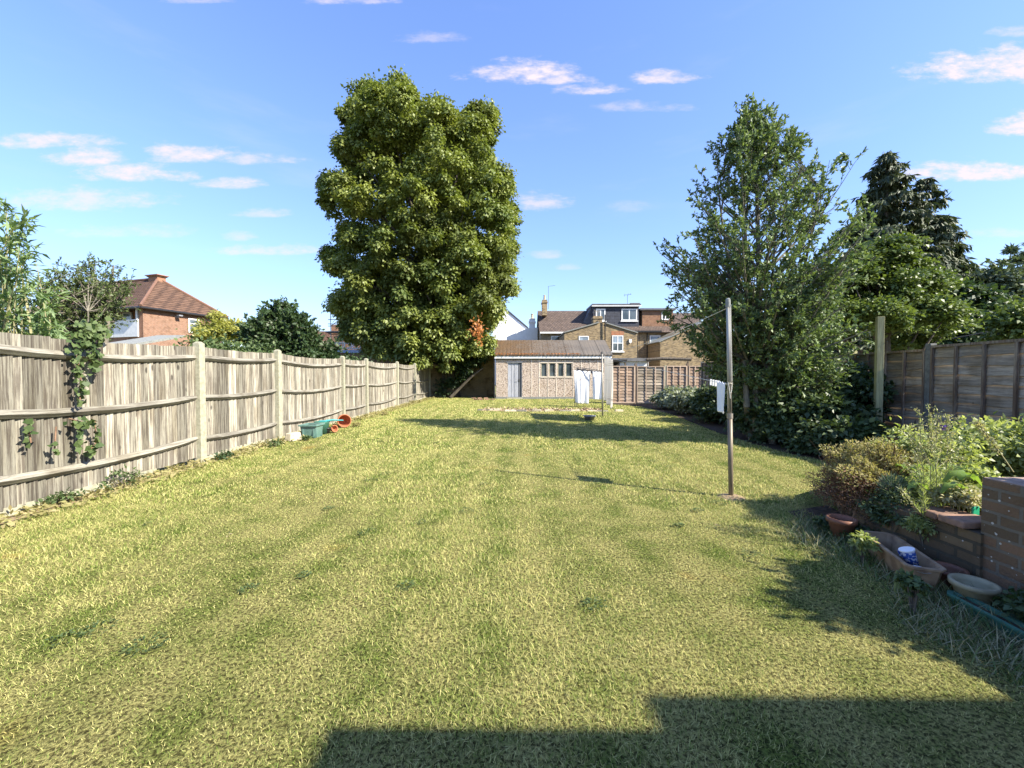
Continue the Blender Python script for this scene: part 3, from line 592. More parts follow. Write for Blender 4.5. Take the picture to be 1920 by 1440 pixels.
MB().tube([P(1176.5, 571, 47), P(1176.5, 553, 47)], .022).tube([P(1170, 553.5, 47), P(1184, 551.5, 47)], .02).tube([P(1171, 556, 47), P(1171, 551, 47)], .012).tube([P(1178, 554, 47), P(1178, 550, 47)], .012).tube([P(1182, 553, 47), P(1182, 549.5, 47)], .012).build('aerial', MT['dark_metal'], rf)
e = xzr(1033, 630, 1050, 668, YM); win(th, *e, YM, fw=.09, trans=.55, glass='glass')
# paired rear outriggers
def outrig(parent, pts, Yf, depth, name='rear_wing'):
    P3 = [P(x, y, Yf) for x, y in pts]; g0 = [(p[0], p[1], 0) for p in (P3[0], P3[-1])]
    return MB().prism([g0[0]]+P3+[g0[1]], (0, depth, 0)).build(name, MT['brick_stock'], parent)
w1 = outrig(th, [(1058, 628), (1060, 623.5), (1124, 605), (1134, 605)], YO, YM-YO)
def coping(p, q_, Yf, d, parent, mat='dark_concrete', t=.1):
    a, b = Vector(P(*p, Yf-.12)), Vector(P(*q_, Yf-.12)); n = Vector((-(b.z-a.z), 0, b.x-a.x)).normalized()*t
    return MB().prism([a, b, b+n, a+n], (0, d, 0)).build('wing_roof', MT[mat], parent)
coping((1058, 624), (1124, 605), YO, 5.2, w1)
for (u0, v0, u1, v1, up) in ((1085, 630, 1104, 664, 'sky_reflection_glass'),):
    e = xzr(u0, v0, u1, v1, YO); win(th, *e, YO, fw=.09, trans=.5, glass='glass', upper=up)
ck = xzr(1113.5, 592, 1130, 608, YO-.0); cks = MB().box((ck[0], YO+.2, ck[2]-.3), (ck[1], YO+1.2, ck[3])); cks.box((ck[0]-.06, YO+.14, ck[3]-.25), (ck[1]+.06, YO+1.26, ck[3]-.12)); cko = cks.build('chimney', MT['brick_stock'], w1)
tb = MB()                                        # a ragged aerial on the wing's stack
zt = ck[3]
tb.tube([((ck[0]+ck[1])/2, YO+.5, zt), ((ck[0]+ck[1])/2, YO+.5, zt+.75)], .02)
for k in range(6): tb.tube([((ck[0]+ck[1])/2-.45, YO+.5-.1*k, zt+.3+.06*k), ((ck[0]+ck[1])/2+.25, YO+.5+.1*k, zt+.62-.05*k)], .012)
tb.build('aerial', MT['galvanised'], cko)
dsh = MB().lathe([(.001, 0), (.18, .02), (.32, .09), (.33, .1), (.18, .04), (.001, .02)], P(1058, 629, 44.5), 14, axis=(-.2, -1, .3)); dsh.tube([P(1058, 629, 44.6), P(1055, 632, 44.98)], .03); dsh.build('satellite_dish', MT['grey_plastic'], th)
dp = MB().tube([P(1134.5, 590, YO-.15), P(1134.5, 668, YO-.15)], .055, 8); dp.build('drainpipe', MT['black_plastic'], th)

t2 = thing('rear_wing_house', 'brick terraced house wing with sash window and white alarm box right of black drainpipe', 'house', (9.5, YO, 0))
w2 = outrig(t2, [(1135.5, 605), (1138, 606), (1195, 624)], YO, YM-YO, 'wall'); coping((1137, 606.5), (1196, 624.5), YO, 5.2, t2)
e = xzr(1147.5, 629, 1168.5, 659, YO); win(t2, *e, YO, fw=.09, trans=.52, mull=1, glass='glass', upper='sky_reflection_glass')
a = xzr(1146, 621, 1170, 628.5, YO); MB().box((a[0], YO-.015, a[2]), (a[1], YO+.05, a[3])).build('window_arch', MT['brick_arch'], t2)
a = xzr(1179, 636, 1184, 642, YO); MB().box((a[0], YO-.12, a[2]), (a[1], YO-.002, a[3])).prism([(a[0]+.03, YO-.12, a[2]), (a[1]-.03, YO-.12, a[2]), ((a[0]+a[1])/2, YO-.12, a[2]-.1)], (0, .11, 0)).build('alarm_box', MT['white_paint'], t2)
X2 = xz(1199.5, 600, YM)[0]; X3 = xz(1330, 600, YM)[0]
MB().box((X2, YM, 0), (X3, YM+7, ezm)).build('main_wall', MT['brick_stock'], t2)
rf2 = tiled(t2, X1+.02, X3, YM-.35, ezm-.18, rY+.02, rzm-.35, 'tiles_dark'); tiled(t2, X1+.02, X3, rY+4, ezm-.2, rY+.03, rzm-.35, 'tiles_dark')
MB().tube([P(1213.5, 621, YM-.1), P(1213.5, 676, YM-.1)], .06, 8).tube([P(1195.5, 625, YO+.3), P(1195.5, 672, YO+.3)], .05, 8).build('drainpipe', MT['black_plastic'], t2)
MB().box((X2-.6, YM-.5, ezm-.1), (X2+2.2, YM-.36, ezm+.08)).build('gutter', MT['black_plastic'], t2)
e = xzr(1218, 629, 1238, 659, YM); win(t2, *e, YM, fw=.1, trans=.5, glass='glass', upper='sky_reflection_glass')
d2 = xzr(1204, 582, 1262, 618, 45.8); q2 = MB().box((d2[0], 45.8, d2[2]), (d2[1], 48.6, d2[3])).build('dormer', MT['brick_house'], t2)
MB().box((d2[0]-.3, 45.5, d2[3]), (d2[1]+.2, 48.9, d2[3]+.2)).build('dormer_roof', MT['lead'], q2)
e = xzr(1240, 584, 1255, 600, 45.8); win(t2, *e, 45.8, fw=.12, mull=1, sill=False)
w3 = outrig(t2, [(1238, 642), (1275, 620), (1330, 600), (1345, 600)], YO+1, YM-YO-1); coping((1236, 642), (1330, 600), YO+1, 4.2, w3)
# single storey additions over the end fence
ex = thing('garden_outbuilding', 'low white walled outbuilding with flat grey roof just over the end fence', 'outbuilding', (7.5, 30, 0))
a = xzr(1140, 677, 1216, 700, 31); MB().box((a[0], 31, 0), (a[1], 35, a[3])).build('wall', MT['white_render'], ex)
a = xzr(1138, 671.5, 1217, 677.5, 31); MB().box((a[0], 30.7, a[2]), (a[1], 35.2, a[3])).build('roof', MT['felt_flat'], ex)
a = xzr(1136, 674, 1176, 690, 28.5); oc = thing('lean_to', 'dark open fronted lean-to between the garage roof and white outbuilding', 'lean-to', (a[0], 28.5, 0))
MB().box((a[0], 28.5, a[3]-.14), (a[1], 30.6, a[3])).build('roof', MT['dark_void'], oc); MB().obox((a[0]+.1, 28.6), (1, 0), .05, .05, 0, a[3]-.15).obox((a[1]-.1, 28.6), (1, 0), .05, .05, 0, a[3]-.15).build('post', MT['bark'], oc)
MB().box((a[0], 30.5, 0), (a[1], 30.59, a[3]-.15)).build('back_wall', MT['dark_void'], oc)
lg = MB().tube([P(1212, 674.5, 20.3), P(1240, 672.5, 20.3), P(1296, 674, 20.2)], [.07, .08, .07], 8, .4); tag(lg.build('log', MT['bark']), 'brown bare branch lying along the top behind the end fence', 'branch')
lgs = MB().tube([P(1214, 675.5, 20.3)[:2]+(0,), P(1214, 675.5, 20.3)], .03, 6).tube([P(1290, 675, 20.2)[:2]+(0,), P(1290, 675, 20.2)], .03, 6)
tag(lgs.build('timber_trestle', MT['bark']), 'thin timber uprights carrying the branch behind the end fence', 'trestle')

# white gabled house
wh = thing('white_house', 'bright white rendered house with sloping parapets between big tree and brick house', 'house', (0, 52, 0))
pts = [P(x, y, 52) for x, y in ((925, 575), (945, 575), (953, 585), (988, 615))]
MB().prism([(pts[0][0], 52, 0)]+pts+[(pts[-1][0], 52, 0)], (0, 8, 0)).build('wall', MT['white_render'], wh)
pts = [P(x, y, 49) for x, y in ((950, 632), (958, 628), (991, 615), (1008, 614))]
MB().prism([(pts[0][0], 49, 0)]+pts+[(pts[-1][0], 49, 0)], (0, 2.9, 0)).build('rear_wing', MT['white_render'], wh)
a = xzr(992.5, 597, 1003.5, 615, 49.2); c3 = MB().box((a[0], 49.2, a[2]), (a[1], 50.2, a[3])).box((a[0]-.08, 49.12, a[3]-.5), (a[1]+.08, 50.28, a[3]-.35)); c3 = c3.build('chimney', MT['white_render'], wh)
MB().lathe([(.17, 0), (.19, .1), (.13, .15), (.12, .5), (.16, .55), (.16, .6), (.001, .6)], ((a[0]+a[1])/2, 49.7, a[3]), 10).build('chimney_pot', MT['stone'], c3)
for p_, q_, Y_ in (((952, 584), (989, 615.5), 52), ):
    a, b = Vector(P(*p_, Y_-.1)), Vector(P(*q_, Y_-.1)); MB().prism([a, b, b+Vector((.1, 0, .12)), a+Vector((.1, 0, .12))], (0, 8.2, 0)).build('roof_edge', MT['slate'], wh)

# red brick house on the left, hipped roof
lh = thing('brick_house', 'red brick house with brown hipped roof and white balcony beyond the left fence', 'house', (-33, 38, 0))
A = np.array([-32.3, 35.9]); ur = np.array([2.0, 6.7]); ur /= np.linalg.norm(ur); uf = np.array([-ur[1], ur[0]]); EZ = 7.25; WL, WF = 7.0, 17.0
B = A+ur*WL; Cc = B+uf*WF; D = A+uf*WF
wallm = MB().add([(*A, 0), (*B, 0), (*B, EZ), (*A, EZ), (*Cc, 0), (*Cc, EZ)], [(0, 1, 2, 3), (1, 4, 5, 2)]); wallm.build('wall', MT['brick_red'], lh)
A2 = A+uf*3.2
mbf = MB(); mbf.add([(*A, 0), (*A, EZ), (*(A+uf*.5), EZ), (*(A+uf*.5), 0)], [(0, 1, 2, 3)]); mbf.add([(*(A+uf*.5), 0), (*(A+uf*.5), 5.1), (*D, 5.1), (*D, 0)], [(0, 1, 2, 3)])
mbf.add([(*D, 0), (*D, EZ), (*Cc, EZ), (*Cc, 0)], [(0, 1, 2, 3)]); mbf.build('front_wall', MT['brick_red_front'], lh)
bk = MB().add([(*(A+uf*.5), 5.1), (*(A+uf*.5+ur*1.3), 5.1), (*(A+uf*.5+ur*1.3), EZ), (*(A+uf*.5), EZ), (*(D+ur*1.3), 5.1), (*(D+ur*1.3), EZ), (*D, 5.1)], [(0, 1, 2, 3), (1, 4, 5, 2), (0, 6, 4, 1)]); bk.build('balcony_recess', MT['brick_red_front'], lh)
o_ = .45; rA = A-ur*o_-uf*o_; rB = B+ur*o_-uf*o_; rC = B+ur*o_+uf*(WF+o_); rD = A-ur*o_+uf*(WF+o_); ro = WL/2
K1 = A+ur*ro+uf*ro; K2 = A+ur*ro+uf*(WF-ro); RZ = 10.55
rfm = MB().add([(*rA, EZ-.15), (*rB, EZ-.15), (*rC, EZ-.15), (*rD, EZ-.15), (*K1, RZ), (*K2, RZ)], [(0, 1, 4), (1, 2, 5, 4), (2, 3, 5), (3, 0, 4, 5), (3, 2, 1, 0)])
rfh = rfm.build('roof', MT['tiles_brown'], lh)
hm = MB().tube([(*rA, EZ-.05), (*K1, RZ+.05), (*K2, RZ+.05)], .13, 6).tube([(*rB, EZ-.05), (*K1, RZ+.05)], .13, 6); hm.build('hip_tiles', MT['hip_brown'], rfh)
gt = MB()
for a, b in ((rA, rB), (rA, rD)): gt.tube([(*a, EZ-.2), (*b, EZ-.2)], .1, 6)
gt.build('gutter', MT['black_plastic'], lh)
a = K1+uf*.3+ur*.1; cb = MB().obox(a, uf, .62, .38, RZ-.4, RZ+.18).obox(a, uf, .74, .46, RZ+.18, RZ+.28).obox(a, uf, .86, .55, RZ+.28, RZ+.36); cb.build('chimney', MT['brick_red_front'], rfh)
# window in the end wall
c = A+ur*4.0; f = MB(); n_ = -uf*-1; nn = -uf
def rw(s0, s1, z0, z1, d0, d1): q0 = A+ur*s0+nn*d0; q1 = A+ur*s1+nn*d0; q2_ = A+ur*s1+nn*d1; q3 = A+ur*s0+nn*d1; return [(*v, z) for z in (z0, z1) for v in (q0, q1, q2_, q3)]
BF = [(0, 3, 2, 1), (4, 5, 6, 7), (0, 1, 5, 4), (1, 2, 6, 5), (2, 3, 7, 6), (3, 0, 4, 7)]
s0, s1, z0, z1 = 3.75, 4.75, 5.3, 6.65
for q_ in ((s0, s0+.12, z0, z1), (s1-.12, s1, z0, z1), (s0+.12, s1-.12, z0, z0+.12), (s0+.12, s1-.12, z1-.12, z1), (s0+.12, s1-.12, z0+.8, z0+.9)): f.add(rw(*q_, .01, .08), BF)
f = f.build('window', MT['white_paint'], lh); MB().add(rw(s0+.12, s1-.12, z0+.12, z1-.12, .02, .04), BF).build('pane', MT['glass'], f)
cm_ = MB().add(rw(2.6, 2.75, 6.55, 6.7, .0, .35), BF).add(rw(2.55, 2.9, 6.68, 6.8, .3, .6), BF); cm_.build('security_light', MT['grey_plastic'], lh)
# balcony front panels and window band behind
def fwf(t0, t1, z0, z1, d0, d1): q0 = A+uf*t0-ur*d0; q1 = A+uf*t1-ur*d0; q2_ = A+uf*t1-ur*d1; q3 = A+uf*t0-ur*d1; return [(*v, z) for z in (z0, z1) for v in (q0, q1, q2_, q3)]
bp = MB()
for k in range(5): bp.add(fwf(.52+k*3.2, .52+k*3.2+3.1, 4.6, 6.1, .02, .12), BF)
bp.build('balcony_panel', MT['white_paint'], lh)
for k in range(7):
    t = 1.2+k*2.2; ff = MB()
    for q_ in ((t, t+.1, 5.15, 7.0), (t+1.1, t+1.2, 5.15, 7.0), (t+.1, t+1.1, 6.9, 7.0), (t+.1, t+1.1, 5.15, 5.25)): ff.add(fwf(*q_, -1.22, -1.12), BF)
    ff = ff.build('window', MT['white_paint'], lh); MB().add(fwf(t+.1, t+1.1, 5.25, 6.9, -1.2, -1.16), BF).build('pane', MT['sky_reflection_glass'], ff)
for k in range(4):
    t = .6+k*4.1; MB().add(fwf(t, t+.12, 5.75, EZ-.2, .0, .12), BF).build('balcony_post', MT['white_paint'], lh)

# low grey shed roof, brown roofed house, scaffold, flat roofed extension
sr = thing('low_shed', 'low shed with rough grey felt roof just behind the left fence', 'shed', (-9, 11, 0))
a = P(205, 640, 11); b = P(330, 640, 14); zr = 2.22
MB().box((a[0]-1.2, 11, 0), (b[0]+.2, 13.8, 1.9)).build('wall', MT['brick_house'], sr)
MB().prism([(a[0]-1.3, 10.9, 1.93), (b[0]+.3, 10.9, 1.93), (b[0]+.3, 14.0, 2.62), (a[0]-1.3, 14.0, 2.62)], (0, 0, .07)).build('roof', MT['dark_concrete'], sr)
bh = thing('brown_roof_house', 'distant house whose low brown roof shows behind the scaffold', 'house', (-20, 48, 0))
a = xzr(520, 616, 780, 662, 48); MB().box((a[0], 48, 0), (a[1], 54, a[2]+.3)).build('wall', MT['brick_house'], bh)
rr = MB().prism([(a[0]-.3, 47.7, a[2]), (a[0]-.3, 51, a[3]), (a[0]-.3, 54.3, a[2])], (a[1]-a[0]+.6, 0, 0)).build('roof', MT['tiles_brown'], bh)
c_ = xzr(622, 609, 634, 622, 50.5); MB().box((c_[0], 50.4, c_[2]-.3), (c_[1], 51.3, c_[3])).build('chimney', MT['brick_house'], rr)
fx = thing('flat_roof_extension', 'dark flat roofed extension with pale blue fascia below the scaffold', 'extension', (-14, 30, 0))
a = xzr(606, 656, 800, 661.5, 30); MB().box((a[0], 30.1, 0), (a[1], 35, a[2]-.02)).build('wall', MT['brick_house'], fx); MB().box((a[0]-.1, 30, a[2]), (a[1]+.1, 35.1, a[3])).build('fascia', MT['pale_blue'] if 'pale_blue' in MT else plain('pale_blue', (.36, .46, .68), (.3, .4, .6), rough=.5), fx)
sc_ = thing('scaffold', 'steel tube scaffold with timber boards and ladder partly hidden by the big tree', 'scaffold', (-14, 33, 0))
sx = [P(x, 600, 33)[0] for x in (620, 631, 642, 651, 676)]; zt = [P(0, y, 33)[2] for y in (572, 584, 576, 588, 600)]
zb = 3.4
for k, x in enumerate(sx):
    MB().tube([(x, 33+.6*(k % 2), 0), (x, 33+.6*(k % 2), zt[k])], .035).build('upright', MT['galvanised'], sc_)
for y_ in (600, 608, 612, 622, 645): z = P(0, y_, 33)[2]; MB().tube([(sx[0]-.2, 33, z), (sx[-1 if y_ > 620 else 3]+.3, 33, z)], .03).build('ledger', MT['galvanised'], sc_)
MB().tube([(sx[0], 33, P(0, 612, 33)[2]), (sx[3], 33, P(0, 590, 33)[2])], .03).build('brace', MT['galvanised'], sc_)
z = P(0, 622, 33)[2]; MB().box((sx[0]-.1, 32.9, z-.1), (sx[-1]+.2, 33.8, z-.04)).build('boards', MT['bark'], sc_)
lad = MB(); a, b = Vector(P(650, 612, 32.3)), Vector(P(663, 658, 31.4)); w_ = Vector((.35, 0, 0))
for s in (0, 1): lad.tube([a+w_*s, b+w_*s], .03)
for k in range(1, 12): lad.tube([a+(b-a)*k/12, a+(b-a)*k/12+w_], .018)
lad.build('ladder', MT['white_paint'], sc_)
ht = thing('roof_balustrade', 'white timber balustrade with diagonal braces standing on the flat roof', 'balustrade', (-15, 30.6, 0)); zz0, zz1 = P(0, 655.4, 30.6)[2]+.02, P(0, 643, 30.6)[2]
xx = [P(x, 650, 30.6)[0] for x in (607, 617, 632, 646, 676)]; r_ = MB()
for x in xx: r_.tube([(x, 30.6, zz0), (x, 30.6, zz1)], .05)
r_.tube([(xx[0], 30.6, zz1), (xx[-1], 30.6, zz1)], .045); r_.tube([(xx[0], 30.6, zz0+.05), (xx[-1], 30.6, zz0+.05)], .03)
for k in range(4): r_.tube([(xx[k], 30.6, zz0), (xx[k+1], 30.6, zz1)] if k % 2 else [(xx[k], 30.6, zz1), (xx[k+1], 30.6, zz0)], .035)
r_.build('railing', MT['rope'], ht)
# old brick wall behind the foot of the big tree, left of the garage
bw = MB().box((-6.2, 25.0, 0), (-1.3, 25.22, 2.7)); tag(bw.build('brick_wall', MT['brick_yellow']), 'old yellow brick wall under the big tree beside the garage', 'wall')

# house behind the camera (casts the shade along the bottom of the picture)
hb = thing('rear_extension', 'brick house extension at the near end of the lawn whose flat roof shades the grass', 'house', (6, -2, 0))
MB().box((2.93, -5, 0), (12, -.16, 2.9)).build('wall', MT['brick_house'], hb)
MB().box((2.89, -5.1, 2.903), (4.55, -.1, 3.04)).box((4.553, -5.1, 2.903), (12.1, -.1, 3.35)).build('roof', MT['felt_flat'], hb)

# ================================================================== TREES
def profile_tree(name, label, prof, Y, trunk_px, nclump, per, crad, L, W, mat, bark='bark', depth=.8, droop=.6, limbs=34, trunk_r=.35, surf=.55, cz=1.0, group=None, zb=0., dy=0, boughs=0, br=2.):
    """crown fills a surface of revolution-like volume whose left and right extents vary with height"""
    pr = [(P(0, y, Y)[2], P(l, y, Y)[0], P(r, y, Y)[0]) for y, l, r in prof]; pr.sort()
    Z = [a[0] for a in pr]; Lx = [a[1] for a in pr]; Rx = [a[2] for a in pr]
    tx = P(trunk_px, 700, Y)[0]; t = thing(name, label, 'tree', (tx, Y, zb), group)
    zs = rng.uniform(Z[0], Z[-1], nclump*3); wdt = np.interp(zs, Z, Rx)-np.interp(zs, Z, Lx)
    keep = rng.random(len(zs)) < wdt/wdt.max(); zs = zs[keep][:nclump]; n = len(zs)
    l = np.interp(zs, Z, Lx); r = np.interp(zs, Z, Rx); cx = (l+r)/2; hw = (r-l)/2
    a = rng.random(n)*2*np.pi; rr = surf+(1-surf)*rng.random(n)**.7; rr = np.where(rng.random(n) < .18, rr*.5, rr)
    Rd = crad*(.6+.75*rng.random(n)); hw_ = np.maximum(hw-Rd*.7, hw*.3)
    dep = lambda z: depth*(1-.8*np.clip((z-Z[0])/(Z[-1]-Z[0]), 0, 1)**1.5)
    C = np.stack([cx+np.cos(a)*hw_*rr, Y+dy+np.sin(a)*hw_*rr*dep(zs), zs], 1)
    if boughs:
        zz = Z[0]+.3+(Z[-1]-Z[0]-br*.7)*np.linspace(0, 1, boughs)**1.12; zz = zz+rng.normal(size=boughs)*.3; aa = np.arange(boughs)*2.4+rng.random(boughs)*.8
        l = np.interp(zz, Z, Lx); r = np.interp(zz, Z, Rx); h2 = np.maximum((r-l)/2-br*.62, .15*(r-l)); Bc = np.stack([(l+r)/2+np.cos(aa)*h2, Y+dy+np.sin(aa)*h2*dep(zz), zz], 1)
        bi = rng.integers(0, boughs, n); u = rnd(n); u[:, 2] = np.where(u[:, 2] < -.35, -u[:, 2], u[:, 2])
        C2 = Bc[bi]+u*br*(.55+.35*rng.random(n))[:, None]*np.array([1, 1, 1.15])*(1-.35*((Bc[bi][:, 2:3]-Z[0])/(Z[-1]-Z[0])).clip(0, 1)**2); k2 = rng.random(n) < .82; C[k2] = C2[k2]; C[:, 2] = np.minimum(C[:, 2], Z[-1]-.3*crad)
        l = np.interp(C[:, 2], Z, Lx)+Rd*.5; r = np.interp(C[:, 2], Z, Rx)-Rd*.5; C[:, 0] = np.clip(C[:, 0], l-.4, r+.4)
    p, d, nn, idx = clumps(C, Rd, per, droop, .75*cz)
    s_ = .7+.6*rng.random(len(p)); tn = np.clip(rng.random(n)[idx]*.6+rng.random(len(p))*.4, 0, 1)
    leafmesh('crown', p, d, nn, L*s_, W*s_, MT[mat], t, tn)
    mb = MB(); zt = Z[-1]*.93; K = 9; path = [(tx+(np.interp(zt*k/K, Z, np.array(Lx)/2+np.array(Rx)/2)-tx)*min(1, k/K*1.1)*.8, Y+dy*k/K, zb-.1+(zt-zb)*k/K) for k in range(K+1)]
    mb.tube(path, [trunk_r*(1-.93*k/K)*(1.35 if k == 0 else 1) for k in range(K+1)], 9)
    for i in rng.choice(n, min(limbs, n), replace=False):
        e = C[i]; z0 = max(zb+.6, e[2]*(.25+.4*random.random())); k = min(int((z0-zb)/max(zt-zb, .1)*K), K-1); b = path[k]
        rr0 = trunk_r*.42*(1-k/K)+.02; mb.tube(bez(b, ((b[0]+e[0])/2, (b[1]+e[1])/2, (b[2]+e[2])/2+.1*e[2]*.3), e, 6), [rr0*(1-.14*q_) for q_ in range(7)], 5)
    mb.build('trunk', MT[bark], t, smooth=True); return t, C
BOUGH = [(742, 168, 34), (706, 190, 32), (690, 228, 42), (758, 228, 58), (822, 232, 42), (902, 218, 28), (880, 262, 46), (925, 270, 18), (662, 290, 34), (738, 300, 66), (820, 312, 60), (898, 325, 48), (938, 352, 28), (625, 352, 28), (682, 370, 58), (612, 385, 20), (780, 390, 70), (868, 402, 62), (935, 415, 38), (676, 448, 40), (756, 470, 68), (848, 482, 68), (926, 492, 48), (640, 500, 34), (712, 540, 62), (800, 552, 68), (888, 560, 58), (946, 545, 28), (640, 570, 32), (696, 606, 54), (780, 622, 62), (860, 622, 58), (914, 590, 34), (716, 652, 36), (775, 672, 36), (845, 668, 42), (900, 655, 34), (660, 625, 26), (640, 215, 10), (955, 465, 22), (620, 480, 18)]
big = thing('lime_tree', 'huge dense green tree with tall uneven crown at the far end of left fence', 'tree', (P(846, 700, 24.5)[0], 24.5, 0)); BC = []
ext = sorted((b[1], b[0]-b[2], b[0]+b[2]) for b in BOUGH)
for (px, py, rp) in BOUGH:
    lo = min(e[1] for e in ext if abs(e[0]-py) < 50); hi = max(e[2] for e in ext if abs(e[0]-py) < 50); rel = min(1, abs((px-(lo+hi)/2)/((hi-lo)/2))); dd = math.sqrt(1-rel*rel)*(hi-lo)/2/F*24.5*.75
    for sg in ((-1, 1, 0) if dd > 1.6 and rp > 25 else (random.uniform(-.4, .4),)):
        Yb = 24.5+sg*max(0, dd-rp/F*12); q_ = P(px+(random.uniform(-14, 14) if sg == 1 else 0), py, Yb); BC.append((*q_, rp/F*Yb))
BC = np.array(BC); wts = BC[:, 3]**2; bi = rng.choice(len(BC), 1250, p=wts/wts.sum()); bi = np.concatenate([bi, np.repeat(np.arange(len(BC)), 2)]); n = len(bi)
u = rnd(n); Rb = BC[bi, 3]; Rd = np.minimum(.5*(.55+.8*rng.random(n)), Rb*.6); C = BC[bi, :3]+u*(np.maximum(Rb-Rd*.8, .1)*(.55+.45*rng.random(n)**.5))[:, None]
j1 = rng.integers(0, len(BC), 420); j2 = np.array([np.argsort(np.linalg.norm(BC[:, :3]-BC[q_, :3], axis=1))[rng.integers(1, 6)] for q_ in j1]); f_ = rng.random(420)[:, None]
C = np.concatenate([C, BC[j1, :3]*f_+BC[j2, :3]*(1-f_)+rng.normal(size=(420, 3))*.3]); Rd = np.concatenate([Rd, .25+.3*rng.random(420)]); bi = np.concatenate([bi, j1]); n = len(C)
p, d, nn, idx = clumps(C, Rd, 215, .9, 1.35); sz = .65+.7*rng.random(len(p)); tn = np.clip(rng.random(len(BC))[bi][idx]*.35+rng.random(n)[idx]*.3+rng.random(len(p))*.35, 0, 1)
leafmesh('crown', p, d, nn, .18*sz, .12*sz, MT['lf_lime'], big, tn)
tx_ = P(846, 700, 24.5)[0]; mb = MB(); path = [(tx_+(P(760, 200, 24.5)[0]-tx_)*(k/10)**1.3, 24.5, -.1+16.2*k/10) for k in range(11)]; mb.tube(path, [.46*(1-.93*k/10)*(1.3 if k == 0 else 1) for k in range(11)], 9)
for b in BC:
    k = max(1, min(8, int(b[2]/16.2*10*.62))); st0 = path[k]; r0 = .42*.36*(1-k/11)+.03
    mb.tube(bez(st0, ((st0[0]+b[0])/2, (st0[1]+b[1])/2, st0[2]*.35+b[2]*.65), tuple(b[:3]), 7), [r0*(1-.125*q_) for q_ in range(8)], 6)
mb.build('trunk', MT['bark'], big, smooth=True)
# a dead spray in its crown
N = 160; c = np.array(P(896, 618, 18.8)); p = c+rng.normal(size=(N, 3))*np.array([.14, .15, .30]); 
leafmesh('dead_foliage', p, rnd(N)-np.array([0, 0, .6]), rnd(N), .17, .09, MT['lf_lime_dry'], big)
# undergrowth stems under the tree
profile_tree('understorey_tree', 'dark small tree with leaning bare limb beneath the big tree, touching the fence end', [(640, 815, 905), (670, 812, 915), (700, 812, 900), (740, 815, 850)], 24.0, 832, 36, 260, .6, .15, .09, 'lf_dark', depth=.7, limbs=12, trunk_r=.12)
lb = MB().tube([P(845, 745, 23.3), P(862, 728, 23.3), P(884, 706, 23.2), P(906, 690, 23.2)], [.10, .08, .07, .04], 7); tag(lb.build('fallen_branch', MT['bark']), 'bare dark limb leaning up to the right beneath the big tree', 'branch')

# open holly-leaved tree on the right: many ascending branches with leafy twigs
def branchy(name, label, Y, base_px, prof, nb, L, W, mat, twigs=9, lpt=13, stems=5, zb=0, group=None, depth=.8, bot=.16):
    pr = sorted([(P(0, y, Y)[2], P(l, y, Y)[0], P(r, y, Y)[0], dn) for y, l, r, dn in prof]); Z = [a[0] for a in pr]
    bx = P(base_px, 700, Y)[0]; t = thing(name, label, 'tree', (bx, Y, zb), group)
    mb = MB(); LP = []; LD = []; zt = Z[-1]
    st = []
    for s in range(stems):
        a = s*2*math.pi/stems+.4; r0 = .32*random.random()+.1; top = zt*(1.0 if s == 0 else random.uniform(.6, .92)); lean = (0 if s == 0 else random.uniform(.3, .9))
        mid = np.interp(top, Z, [(q_[1]+q_[2])/2 for q_ in pr])
        pth = [Vector((bx+math.cos(a)*r0*.5+(mid-bx)*(k/8)**1.3+math.cos(a)*lean*(k/8), Y+math.sin(a)*(r0*.5+lean*(k/8)), zb-.05+(top-zb)*k/8)) for k in range(9)]
        rad = [(.085 if s == 0 else .055)*(1-.9*k/8)+.006 for k in range(9)]; mb.tube(pth, rad, 7, random.random()); st.append((pth, rad))
    for i in range(nb):
        dns = 0
        while random.random() > dns: zt_ = random.uniform(Z[0], Z[-1]); dns = np.interp(zt_, Z, [q_[3] for q_ in pr])
        l = np.interp(zt_, Z, [q_[1] for q_ in pr]); r = np.interp(zt_, Z, [q_[2] for q_ in pr]); a = random.random()*2*math.pi; rr = random.uniform(.25, 1)**.6
        e = Vector(((l+r)/2+math.cos(a)*(r-l)/2*rr, Y+math.sin(a)*(r-l)/2*rr*depth, zt_))
        pth, rad = random.choice(st); hz = math.hypot(e.x-bx, e.y-Y); zs = max(Z[0]*.8, zt_-hz*random.uniform(.6, 1.3)*min(1, max(.15, (zt_-1)/3.5))-.15); k = min(range(9), key=lambda j: abs(pth[j].z-zs)); b = pth[k]
        br = bez(b, (b*.45+e*.55)+Vector((0, 0, -.06*(e-b).length)), e, 7); r0 = min(rad[k]*.6, .035); mb.tube(br, [r0*(1-.125*j)+.002 for j in range(8)], 4, random.random(), cap=False)
        for j in range(twigs):
            q_ = random.uniform(.35, 1); ii = min(int(q_*7), 6); s0 = br[ii].lerp(br[ii+1], q_*7-ii); dr = (e-b).normalized()+Vector(rng.normal(size=3)*.75)+Vector((0, 0, .25)); dr.normalize(); ln = random.uniform(.18, .45)*(Y/11)
            s1 = s0+dr*ln; mb.tube([s0, s1], [.005*(Y/11), .002*(Y/11)], 3, .5, cap=False)
            for m_ in range(lpt):
                LP.append(s0.lerp(s1, .15+.85*random.random()**.7)); LD.append(dr+Vector(rng.normal(size=3)*.75))
    p = np.array(LP); d = np.array(LD); n = len(p); s_ = .65+.7*rng.random(n)
    leafmesh('crown', p, d, rnd(n)+np.array([0, 0, .7]), L*s_, W*s_, MT[mat], t); mb.build('trunk', MT['grey_bark'], t); return t
